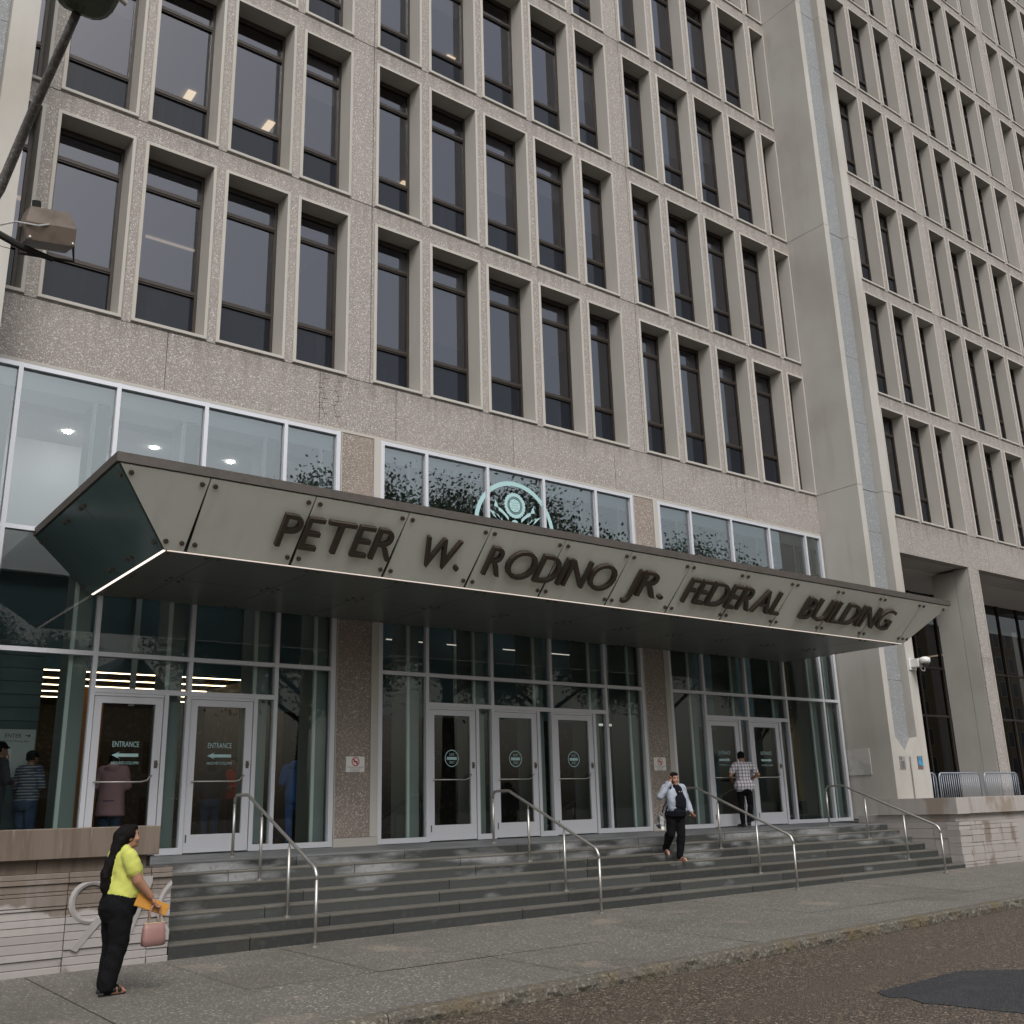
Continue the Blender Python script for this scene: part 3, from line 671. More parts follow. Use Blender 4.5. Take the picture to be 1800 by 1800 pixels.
# ------------------------------------------------------------------ flanking stone blocks
lb = thing('stone_plinth', 'weathered limestone plinth carved with 970, left of the steps under a brown capstone', 'plinth', (2, -3.6, 0))
MB().box(-9, 4.36, -3.44, -.3, -.1, 1.30).build('plinth_core', JOINT, lb)
cz = [.02, .163, .251, .328, .429, .518, .60, .679, .769, .806, .92, .963, 1.048, 1.103, 1.165]
vx = [-8.5, -6.9, -5.0, -3.0, -1.2, .6, 1.9, 3.39, 4.335, 4.595]
for i, (a, c) in enumerate(zip(vx, vx[1:])):
    for k, (z0, z1) in enumerate(zip(cz, cz[1:])):
        j = random.uniform(-.012, .012)+(-.012 if k % 3 == 0 else .004)
        MB().box(a+.004, c-.004, -3.60+j, -3.3, z0+.003, z1-.002, ch=.004).build('stone_course', STONE, lb)
for a, c in ((-9, -5.1), (-5.1, -2), (-2, .6), (.6, 3.05), (3.05, 4.02), (4.02, 4.3)):
    MB().box(a+.004, c-.004, -3.50, -3.2, 1.167, 1.315).build('neck_stone', CAPST, lb)
for a, c in ((-9, -4.2), (-4.2, -.6), (-.6, 4.41)):
    MB().box(a+.003, c-.003, -3.62, -2.95, 1.318, 1.655, ch=.008).build('capstone', CAPST, lb)
MB().box(4.03, 4.55, -3.58, -3.3, 1.17, 1.178).build('ledge', TREAD, lb)
# carved 9 7 0 in low relief
def relief(name, rings=(), polys=()):
    b = MB(); y = -3.622
    for (cx, cz_, rx0, rx1, rz0, rz1, a0, a1) in rings:
        n = 28; vs = []
        for i in range(n+1):
            a = a0+(a1-a0)*i/n
            for rr, zz, yy in ((rx1, rz1, -3.585), (rx1, rz1, y+.012), ((rx0+rx1)/2, (rz0+rz1)/2, y), (rx0, rz0, y+.012), (rx0, rz0, -3.585)):
                vs.append((min(cx+rr*math.cos(a), 4.593), yy, cz_+zz*math.sin(a)))
        b.add(vs, [(i*5+k, i*5+k+1, (i+1)*5+k+1, (i+1)*5+k) for i in range(n) for k in range(4)])
    for p in polys: b.poly([(x, y, z) for x, z in p], (0, .05, 0))
    o = b.build(name, NUM, lb); return o
relief('numeral_nine', [(3.66, .83, .185, .255, .185, .245, 0, 2*math.pi)], [[(3.47, .33), (3.535, .30), (3.80, .615), (3.73, .66)]])
relief('numeral_seven', [], [[(4.02, 1.0), (4.35, 1.0), (4.35, 1.075), (4.02, 1.075)], [(4.02, .31), (4.09, .31), (4.35, 1.0), (4.26, 1.0)]])
relief('numeral_zero', [(4.80, .69, .31, .37, .31, .385, R(125), R(235))])

rb = thing('stone_plinth', 'pale limestone plinth with wet brown stains, right of the steps below the barricades', 'plinth', (30, -3.58, 0))
MB().box(22.68, 50, -3.44, -1.0, -.1, .99).build('plinth_core', JOINT, rb)
rz = [.05, .23, .30, .45, .62, .70, .86, .98, 1.08, 1.165]
rx = [22.602, 23.1, 23.55, 24.35, 25.2, 27.2, 29.5, 32, 35, 38, 42, 46, 50]
for i, (a, c) in enumerate(zip(rx, rx[1:])):
    zz = rz if i < 4 else [.05, 1.165]
    for k, (z0, z1) in enumerate(zip(zz, zz[1:])):
        j = random.uniform(-.010, .010)
        MB().box(a+.004, c-.004, -3.56+j, -3.25, z0+.003, z1-.003, ch=.004).build('stone_course', STONE2, rb)
ry = [-3.55, -2.9, -2.2, -1.5, -.9]
for y0, y1 in zip(ry, ry[1:]):
    for z0, z1 in zip([.05, .45, .80, 1.02], [.45, .80, 1.02, 1.165]):
        j = random.uniform(-.008, .008)
        MB().box(22.602+j+.01, 22.9, y0+.004, y1-.004, z0+.003, z1-.003).build('stone_course', STONE2, rb)
MB().box(22.66, 50, -3.46, -.9, 1.168, 1.332).build('neck_stone', CAPST2, rb)
for a, c in ((23.12, 24.6), (24.6, 28), (28, 33), (33, 40), (40, 50)):
    MB().box(a+.003, c-.003, -3.57, -3.05, 1.335, 1.70, ch=.008).build('capstone', CAPST2, rb)
MB().box(22.60, 23.118, -3.57, -1.5, 1.335, 1.70).build('capstone', CAPST2, rb)

# ------------------------------------------------------------------ handrails
def handrail(x, label):
    h = thing('handrail', label, 'handrail', (x, -2.6, .1), 'stainless handrails on the entrance steps')
    zb = zpave(x, -3.9)
    zt = EZ+.90; yA, yB = -1.17, -1.62
    ye = -3.98; zE = zb+.93
    path = [(x, yA, EZ+.78), (x, yA-.01, zt-.06), (x, yA-.06, zt-.008), (x, yA-.12, zt), (x, yB, zt), (x, yB-.06, zt-.012)]
    path += [(x, ye+.10, zE+.045), (x, ye+.045, zE+.005), (x, ye+.01, zE-.06), (x, ye, zE-.12)]
    MB().sweep(path, .024, 12).build('rail', STEEL, h, smooth=True)
    ang = (zE-zt)/(ye-yB)
    posts = [(yA, EZ, EZ+.79), (-2.20, EZ-2*RH, None), (-3.14, EZ-5*RH, None), (ye, zb, zE-.11)]
    for y, z, top in posts:
        tz = top if top else zt+(y-yB)*ang-.08
        MB().sweep([(x, y, z), (x, y, tz)], .022, 12).build('post', STEEL, h, smooth=True)
        if top is None: MB().sweep([(x, y, tz-.005), (x, y, tz+.075)], .010, 8).build('stem', STEEL, h, smooth=True)
        MB().cyl((x, y, z), (x, y, z+.022), .048, 14).build('base_flange', STEEL, h)
for x, l in ((6.35, 'steel handrail nearest the woman in yellow, in front of the entrance doors'), (11.25, 'steel handrail in front of the middle exit doors'), (16.1, 'steel handrail beside the woman in the grey hoodie'), (21.1, 'steel handrail at the far right end of the steps')):
    handrail(x, l)

# ------------------------------------------------------------------ signs, plaques, security camera
def no_smoking(b_o, cx, cz, w, h, y):
    b = MB(); ring_mesh(b, cx, cz, w*.17, w*.215, y-.004, 28); b.m = 0
    a = w*.19; b.poly([(cx-a*.8, y-.0045, cz+a*.55), (cx-a*.55, y-.0045, cz+a*.8), (cx+a*.8, y-.0045, cz-a*.55), (cx+a*.55, y-.0045, cz-a*.8)][::-1], (0, .0015, 0))
    b.build('red_ring', RED, b_o)
    MB().box(cx-w*.11, cx+w*.12, y-.0035, y-.001, cz-w*.025, cz+w*.025).build('cigarette_mark', INK, b_o)
for (cx, cz, l) in ((9.045, 2.57, 'small white no-smoking notice on the pier left of the exit doors'), (16.735, 2.60, 'small white no-smoking notice on the pier above the woman in the hoodie')):
    s = thing('no_smoking_sign', l, 'sign', (cx, -.02, cz), 'no-smoking notices on the piers')
    w, h = .37, .27 if cx < 10 else .28; y = -.032
    MB().box(cx-w/2, cx+w/2, y, y+.014, cz-h/2, cz+h/2).build('plate', WHITE, s)
    no_smoking(s, cx, cz+.045, w, h, y)
    for k, tx in enumerate(('SMOKING IS PROHIBITED', 'WITHIN 25 FEET', 'OF BUILDING')):
        ww = (.32, .22, .17)[k]
        text_obj('lettering', tx, INK, s, lambda u, v, d, k=k, ww=ww: Vector((cx-ww/2+u, y-d, cz-.062-.032*k+v)), ww, .02)
# notice board in the lobby
s = thing('notice_board', 'white ENTER notice with arrow on the slate wall behind the left glass', 'sign', (3.6, 1.3, 2.8))
MB().box(3.05, 3.95, 1.285, 1.305, 2.42, 3.16).build('plate', M('sign_grey', (.50, .52, .52), .6), s)
text_obj('lettering', 'ENTER', INK, s, lambda u, v, d: Vector((3.50+u, 1.283-d, 3.03+v)), .24, .062)
b = MB(); b.add([(3.79, 1.281, 3.055), (3.86, 1.281, 3.055), (3.86, 1.281, 3.068), (3.79, 1.281, 3.068), (3.845, 1.281, 3.03), (3.875, 1.281, 3.0615), (3.845, 1.281, 3.093)], [(0, 1, 2, 3), (4, 5, 6)]); b.build('arrow_mark', INK, s)
text_obj('lettering', 'Place Articles Flat On Moving Belt', INK, s, lambda u, v, d: Vector((3.20+u, 1.283-d, 2.955+v)), .66, .035)
MB().box(3.3, 3.62, 1.279, 1.284, 2.48, 2.86).build('lower_plate', WHITE, s)
no_smoking(s, 3.50, 2.72, .42, .3, 1.279)
# marble cornerstone and plaques on the fin
o = MB().box(23.752, 23.772, -.70, -.004, 2.32, 2.985).build('marble_cornerstone'[:6]+'_cornerstone', MARB); tag(o, 'pale veined marble cornerstone on the side of the concrete fin', 'plaque')
s = thing('wall_plaque', 'small grey metal plaque on the left half of the concrete fin', 'plaque', (24.17, -1.35, 2.6))
MB().box(24.05, 24.29, -1.372, -1.352, 2.44, 2.755).build('plate', M('plaque_grey', (.33, .33, .33), .45, metal=.4), s)
MB().box(24.09, 24.13, -1.375, -1.371, 2.66, 2.72).build('emblem', INK, s)
for k in range(7): MB().box(24.08, 24.26-(k % 3)*.02, -1.3745, -1.371, 2.47+k*.024, 2.48+k*.024).build('text_line', INK, s)
s = thing('wall_plaque', 'small blue plaque with brown rim on the right half of the concrete fin', 'plaque', (24.98, -1.35, 2.6))
MB().box(24.87, 25.09, -1.37, -1.352, 2.44, 2.76).build('rim', M('plaque_brown', (.20, .10, .06), .5), s)
MB().box(24.885, 25.075, -1.376, -1.369, 2.50, 2.745).build('face', M('plaque_blue', (.05, .26, .44), .5, layers=[('noise', 14, .5, .56, (.02, .10, .20), .8)]), s)
s = thing('security_camera', 'white security camera on a bracket high on the concrete fin', 'camera', (25.2, -1.35, 5.2))
MB().box(25.05, 25.38, -1.385, -1.352, 5.02, 5.32).build('bracket_plate', WHITE, s)
MB().box(25.12, 25.34, -1.62, -1.386, 5.09, 5.30, ch=.02).build('arm_box', WHITE, s)
MB().sweep([(25.24, -1.74, 5.33), (25.24, -1.74, 5.29), (25.24, -1.74, 5.20), (25.24, -1.74, 5.16)], [.06, .14, .14, .11], 18).build('housing', WHITE, s, smooth=True)
MB().sweep([(25.24, -1.74, 5.165), (25.24, -1.74, 5.11), (25.24, -1.74, 5.07), (25.24, -1.74, 5.055)], [.10, .09, .05, .01], 16).build('dome', M('smoked_dome', (.03, .03, .03), .1), s, smooth=True)
MB().sweep([(25.22, -1.6, 5.10), (25.22, -1.63, 4.98), (25.25, -1.69, 4.96), (25.25, -1.71, 5.05)], .012, 6).build('cable', WHITE, s, smooth=True)
# great-seal decal on the upper glass
s = thing('seal_decal', 'round pale blue eagle seal on the glass above the canopy', 'emblem', (12.88, GY-.006, 7.5))
y = GY-.006; cx, cz = 12.88, 7.50
b = MB(); ring_mesh(b, cx, cz, .985, 1.085, y, 64); b.build('outer_ring', DECAL, s)
b = MB(); sc = (12.887, 8.045); vs = []; N = 96
for i in range(N):
    a = 2*math.pi*i/N; vs += [(sc[0]+.205*math.cos(a), y, sc[1]+.205*math.sin(a)), (sc[0]+(.285+.012*math.cos(24*a))*math.cos(a), y, sc[1]+(.285+.012*math.cos(24*a))*math.sin(a))]
b.add(vs, [(2*i, 2*i+1, (2*i+3) % (2*N), (2*i+2) % (2*N)) for i in range(N)]); b.build('cloud_ring', DECAL, s)
b = MB()
for i in range(40):
    a = 2*math.pi*i/40; b.add([(sc[0]+r_*math.cos(a+da), y, sc[1]+r_*math.sin(a+da)) for r_, da in ((.165, -.04), (.198, -.025), (.198, .025), (.165, .04))], [(0, 1, 2, 3)])
b.build('rays', DECAL, s)
b = MB(); disc(b, sc[0], sc[1], .15, y, 24); b.build('star_field', DECAL, s)
b = MB()
for (u, v) in [(0, .11), (-.08, .06), (-.03, .055), (.03, .055), (.08, .06), (-.055, 0), (0, 0), (.055, 0), (-.08, -.06), (-.03, -.055), (.03, -.055), (.08, -.06), (0, -.11)]: disc(b, sc[0]+u, sc[1]+v, .011, y-.002, 5)
b.build('stars', INK, s)
for sg in (-1, 1):
    for k in range(5):
        b = MB(); x0, z0 = cx+sg*.12, 7.55; a = R(38+k*9); L = .78-.07*k
        p = [(x0+sg*(.12+.03*k), z0-.06*k)]
        tip = (x0+sg*math.cos(a)*L, z0-.06*k+math.sin(a)*L*.72)
        d = Vector((tip[0]-p[0][0], tip[1]-p[0][1])); nrm = Vector((-d.y, d.x)).normalized()*.035
        q = [(p[0][0]-nrm.x*.5, p[0][1]-nrm.y*.5), (p[0][0]+d.x*.6-nrm.x, p[0][1]+d.y*.6-nrm.y), tip, (p[0][0]+d.x*.6+nrm.x, p[0][1]+d.y*.6+nrm.y), (p[0][0]+nrm.x*.5, p[0][1]+nrm.y*.5)]
        if sg < 0: q = q[::-1]
        b.add([(u, y, v) for u, v in q], [tuple(range(5))]); b.build('feather', DECAL, s)
    b = MB(); vs = []
    for i in range(9):
        t = i/8; u = cx+sg*(.17+.27*t); v = 7.72+.20*math.sin(t*1.25); vs += [(u, y-.001, v-.04), (u, y-.001, v+.04)]
    b.add(vs, [(2*i, 2*i+2, 2*i+3, 2*i+1) if sg > 0 else (2*i, 2*i+1, 2*i+3, 2*i+2) for i in range(8)]); b.build('scroll', DECAL, s)
    b = MB(); u, v = cx+sg*.50, 7.98
    b.add([(u-sg*.06, y-.001, v-.05), (u+sg*.06, y-.001, v-.03), (u+sg*.03, y-.001, v+.06), (u+sg*.05, y-.001, v+.15), (u-sg*.02, y-.001, v+.06)], [(0, 1, 2, 3, 4)] if sg > 0 else [(4, 3, 2, 1, 0)]); b.build('scroll_end', DECAL, s)
b = MB(); disc(b, cx, 7.62, .10, y, 20); b.build('eagle_head', DECAL, s)

# ------------------------------------------------------------------ crowd barricades on the podium
GALV = M('galvanised_steel', (.30, .33, .38), .45, metal=.6)
def barricade(x0, x1, y, label):
    t = thing('crowd_barricade', label, 'barricade', (x0, y, 1.19), 'steel barricades on the podium')
    z0, z1 = 1.36, 2.34; r = .12
    path = [(x0, y, 1.22), (x0, y, z1-r), (x0+r*.3, y, z1-r*.3), (x0+r, y, z1), (x1-r, y, z1), (x1-r*.3, y, z1-r*.3), (x1, y, z1-r), (x1, y, 1.22)]
    MB().sweep(path, .022, 8).build('frame', GALV, t, smooth=True)
    MB().sweep([(x0, y, z0), (x1, y, z0)], .016, 8).build('bottom_bar', GALV, t, smooth=True)
    n = int((x1-x0)/.105)
    for i in range(1, n):
        x = x0+(x1-x0)*i/n
        if x < x0+.05: continue
        MB().sweep([(x, y, z0), (x, y, z1-.015)], .0095, 6).build('upright', GALV, t, smooth=True)
    for x in (x0+.1, x1-.1): MB().box(x-.02, x+.02, y-.3, y+.3, 1.19, 1.22).build('foot', GALV, t)
barricade(23.9+1.55, 26.25, -.98, 'steel barricade mostly hidden behind the concrete fin')
barricade(26.38, 28.5, -1.0, 'steel barricade just right of the concrete fin')
barricade(28.68, 30.55, -1.02, 'steel barricade in front of the arcade pier, farthest right')

# ------------------------------------------------------------------ street lamp and floodlight (top left)
POLE = M('lamp_pole', (.10, .095, .09), .5, metal=.4, layers=[('voronoi', 60, .6, 1., (.24, .23, .22), .7)])
GRN = M('lamp_green', (.055, .075, .045), .5)
lt = thing('street_lamp', 'dark street lamp arm with green lamp head numbered 251 at top left', 'lamp', (.86, -8.55, 0))
MB().sweep([(.86, -8.55, .05), (.86, -8.55, 3), (.86, -8.55, 7.2)], [.10, .09, .075], 14).build('pole', POLE, lt, smooth=True)
MB().cyl((.86, -8.55, .05), (.86, -8.55, .35), .17, 14).build('pole_base', POLE, lt)
arm = [(.86, -8.55, 6.15), (1.0, -8.57, 6.36), (1.08, -8.6, 6.6), (1.173, -9.1, 7.086), (1.25, -9.45, 7.43), (1.29, -9.68, 7.62)]
MB().sweep(arm, [.040, .040, .038, .036, .034, .032], 12).build('arm', POLE, lt, smooth=True)
HC = Vector((1.31, -10.0, 7.67))
hb = MB(); rings = []
for (zz, sxx, syy) in ((-.06, .17, .30), (-.03, .21, .36), (.03, .215, .37), (.10, .17, .30), (.15, .08, .16)):
    n = 20
    for i in range(n):
        a = 2*math.pi*i/n; c_, s_ = math.cos(a), math.sin(a)
        rings.append((HC.x+sxx*math.copysign(abs(c_)**.6, c_), HC.y+syy*math.copysign(abs(s_)**.6, s_), HC.z+zz))
fs = [(k*20+i, k*20+(i+1) % 20, (k+1)*20+(i+1) % 20, (k+1)*20+i) for k in range(4) for i in range(20)]+[tuple(range(19, -1, -1)), tuple(80+i for i in range(20))]
hb.add(rings, fs).build('lamp_head', GRN, lt, smooth=False)
hb = MB(); hb.box(HC.x-.13, HC.x+.13, HC.y-.26, HC.y+.10, HC.z-.085, HC.z-.058, ch=.0).build('lens', M('lamp_lens', (.06, .07, .06), .25), lt)
text_obj('lettering', '251', INK, lt, lambda u, v, d: Vector((HC.x-.11+u, HC.y+.27-v*1., HC.z-.0615-d)), .12, .06)
MB().cyl((HC.x+.20, HC.y+.02, HC.z-.02), (HC.x+.26, HC.y+.03, HC.z-.04), .02, 8).build('latch', STEEL, lt)
fl = thing('floodlight', 'brown metal floodlight box on a bracket at the left edge', 'lamp', (1.3, -8.6, 6.2))
c = Vector((1.45, -8.62, 6.36))
b = MB(); w, d, h = .18, .14, .14
v = [(-w, -d, -h), (w, -d, -h), (w, d, -h), (-w, d, -h), (-w-.01, -d-.01, .0), (w+.01, -d-.01, .0), (w+.01, d, .0), (-w-.01, d, .0), (-w*.82, -d*.8, h*.95), (w*.82, -d*.8, h*.95), (w*.82, d*.8, h*.95), (-w*.82, d*.8, h*.95)]
Rm = Matrix.Rotation(R(-8), 3, 'Y') @ Matrix.Rotation(R(14), 3, 'X')
tf = lambda p: c+Rm @ Vector(p)
b.add([tf(p) for p in v], [(3, 2, 1, 0), (0, 1, 5, 4), (1, 2, 6, 5), (2, 3, 7, 6), (3, 0, 4, 7), (4, 5, 9, 8), (5, 6, 10, 9), (6, 7, 11, 10), (7, 4, 8, 11), (8, 9, 10, 11)])
b.build('housing', M('flood_brown', (.16, .125, .10), .4, layers=[('noise', 5, .45, .7, (.07, .042, .026), .85)]), fl)
MB().cyl(tf((-.08, 0, h)), tf((-.08, 0, h+.07)), .035, 10).build('photocell', DARK, fl)
MB().sweep([tf((-w-.02, 0, -.02)), tf((-w-.03, 0, -h-.09)), tf((w+.03, 0, -h-.09)), tf((w+.02, 0, -.02))], .014, 6).build('yoke', DARK, fl)
MB().sweep([tf((.05, 0, -h-.1)), (1.3, -8.58, 6.16), (1.08, -8.56, 6.24), (.86, -8.55, 6.32)], [.022, .03, .03, .035], 8).build('bracket', DARK, fl)
MB().sweep([tf((-.02, -d-.01, 0)), tf((-.1, -d-.03, -.03)), (1.2, -8.75, 6.27), (1.02, -8.62, 6.22), (.87, -8.56, 6.2)], .007, 6).build('cable', M('grey_cable', (.4, .4, .4), .5), fl)
for sx_ in (-1, 1): MB().cyl(tf((sx_*(w-.02), -d-.012, -h+.02)), tf((sx_*(w-.02), -d-.03, -h+.0)), .012, 8).build('clip', STEEL, fl)
# ------------------------------------------------------------------ people
import numpy as np
SKIN = (.30, .155, .10)
class Fig:
    def __init__(s): s.p = []
    def cap(s, lab, a, b, r0, r1=None): s.p.append(('c', lab, np.array(a, float), np.array(b, float), r0, r0 if r1 is None else r1)); return s
    def ell(s, lab, c, r, rot=None): s.p.append(('e', lab, np.array(c, float), np.array(r, float), rot, 0)); return s
    def loft(s, lab, rings):      # rings: (z, forward centre, half depth, half width), bottom to top
        s.p.append(('l', lab, np.array(rings, float), None, None, 0)); return s
    def chain(s, lab, pts, rs):
        for i in range(len(pts)-1): s.cap(lab, pts[i], pts[i+1], rs[i], rs[i+1])
        return s
    def bmesh(s):
        b = MB()
        for q in s.p:
            if q[0] == 'l':
                rg = q[2]; n, k = 22, 5*(len(rg)-1); zz = np.linspace(rg[0, 0], rg[-1, 0], k+1); vs = []
                for z in zz:
                    fc, rf, rl = (np.interp(z, rg[:, 0], rg[:, i]) for i in (1, 2, 3))
                    vs += [(fc+rf*math.cos(2*math.pi*j/n), rl*math.sin(2*math.pi*j/n), z) for j in range(n)]
                b.add(vs, [(i*n+j, i*n+(j+1) % n, (i+1)*n+(j+1) % n, (i+1)*n+j) for i in range(k) for j in range(n)]+[tuple(range(n-1, -1, -1)), tuple(k*n+j for j in range(n))])
            elif q[0] == 'c':
                a, c = Vector(q[2]), Vector(q[3]); r0, r1 = q[4], q[5]; d = (c-a); d = d.normalized() if d.length > 1e-6 else Vector((0, 0, 1)); pts = []; rs = []
                for k in range(5):
                    t = math.pi/2*(k/4); pts.append(a-d*r0*math.cos(t)); rs.append(max(1e-4, r0*math.sin(t)))
                for k in range(5):
                    t = math.pi/2*(k/4); pts.append(c+d*r1*math.sin(t)); rs.append(max(1e-4, r1*math.cos(t)))
                b.sweep(pts, rs, 14)
            else:
                n, k = 16, 10; vs = []; Rm = q[4]
                for i in range(1, k):
                    ph = math.pi*i/k
                    for j in range(n):
                        a = 2*math.pi*j/n; v = Vector((q[3][0]*math.sin(ph)*math.cos(a), q[3][1]*math.sin(ph)*math.sin(a), q[3][2]*math.cos(ph)))
                        vs.append(Vector(q[2])+(Rm @ v if Rm is not None else v))
                top = Vector((0, 0, q[3][2])); top = Rm @ top if Rm is not None else top
                vs += [Vector(q[2])+top, Vector(q[2])-top]; nv = (k-1)*n
                fs = [(i*n+j, (i+1)*n+j, (i+1)*n+(j+1) % n, i*n+(j+1) % n) for i in range(k-2) for j in range(n)]
                fs += [(nv, j, (j+1) % n) for j in range(n)]+[(nv+1, (k-2)*n+(j+1) % n, (k-2)*n+j) for j in range(n)]
                b.add(vs, fs)
        return b
    def sd(s, P):
        out = np.zeros((len(P), len(s.p)), np.float32)
        for i, q in enumerate(s.p):
            if q[0] == 'l':
                rg = q[2]; z = np.clip(P[:, 2], rg[0, 0], rg[-1, 0]); fc, rf, rl = (np.interp(z, rg[:, 0], rg[:, k]) for k in (1, 2, 3))
                k = np.sqrt(((P[:, 0]-fc)/rf)**2+(P[:, 1]/rl)**2); out[:, i] = np.maximum((k-1)*np.minimum(rf, rl), np.abs(P[:, 2]-z)-.004)
            elif q[0] == 'c':
                a, c = q[2], q[3]; d = c-a; L = max(d @ d, 1e-9); t = np.clip((P-a) @ d/L, 0, 1)
                out[:, i] = np.linalg.norm(P-a-t[:, None]*d, axis=1)-(q[4]+(q[5]-q[4])*t)
            else:
                v = P-q[2]
                if q[4] is not None: v = v @ np.array(q[4])
                k = np.linalg.norm(v/q[3], axis=1); out[:, i] = (k-1)*min(q[3])
        return out
def hand(F, wr, dr, palm, curl=.6, lab='skin', s=1.):
    """palm + four fingers + thumb; dr = direction of the hand, palm = direction the palm faces"""
    wr = Vector(wr); dr = Vector(dr).normalized(); palm = Vector(palm); palm = (palm-dr*palm.dot(dr)).normalized(); side = dr.cross(palm)
    c = wr+dr*.048*s
    Rm = Matrix((dr, side, palm)).transposed()
    F.ell(lab, c, (.052*s, .040*s, .019*s), Rm)
    for i, L in enumerate((.066, .075, .070, .055)):
        k0 = wr+dr*.088*s+side*(.030-.020*i)*s; a = k0; d = dr.copy(); seg = L/3*s
        for j in range(3):
            d = (Matrix.Rotation(curl*(.5+.35*j), 3, side*-1) @ d) if curl else d
            d.normalize(); n = a+d*seg*1.1; F.cap(lab, a, n, .0095*s, .0085*s); a = n
    t0 = wr+dr*.03*s+side*.034*s; t1 = t0+(dr*.6+side*.75+palm*.3).normalized()*.034*s; t2 = t1+(dr*.8+palm*.6+side*.1).normalized()*.03*s
    F.cap(lab, t0, t1, .013*s, .011*s); F.cap(lab, t1, t2, .011*s, .009*s)
def head(F, c, s=1., yaw=0., pitch=0., hair='short', skin='skin'):
    Rm = Matrix.Rotation(yaw, 3, 'Z') @ Matrix.Rotation(-pitch, 3, 'Y'); c = Vector(c)
    P = lambda f, l, z: c+Rm @ Vector((f, l, z))*s
    E = lambda lab, q, r: F.ell(lab, P(*q), tuple(x*s for x in r), Rm)
    E(skin, (0, 0, .01), (.094, .073, .105)); E(skin, (.035, 0, -.065), (.058, .053, .058)); E(skin, (.055, 0, -.02), (.042, .058, .06))
    E(skin, (.096, 0, -.018), (.016, .012, .024)); E(skin, (.103, 0, -.030), (.013, .014, .010))
    E('lip', (.086, 0, -.066), (.012, .024, .008)); E(skin, (.075, 0, -.098), (.022, .026, .018))
    for sg in (-1, 1):
        E(skin, (0, sg*.075, -.015), (.020, .010, .030)); E('white', (.081, sg*.033, .004), (.010, .013, .005)); E('hair', (.0885, sg*.032, .004), (.007, .007, .007)); E('hair', (.089, sg*.033, .026), (.010, .021, .005)); E(skin, (.07, sg*.04, -.035), (.03, .024, .026))
    if hair in ('short', 'long', 'bun'):
        E('hair', (-.018, 0, .028), (.099, .083, .104)); E('hair', (.03, 0, .085), (.062, .066, .04)); E('hair', (-.04, 0, -.04), (.065, .074, .075))
        if hair == 'bun': E('hair', (-.115, 0, .03), (.045, .05, .05))
        if hair == 'long': E('hair', (-.05, 0, -.12), (.07, .085, .12))
    if hair == 'cap':
        E('hair', (-.025, 0, -.005), (.077, .075, .05)); E('cap', (-.004, 0, .052), (.104, .086, .078)); E('cap', (.115, 0, .038), (.072, .066, .010))
    return P
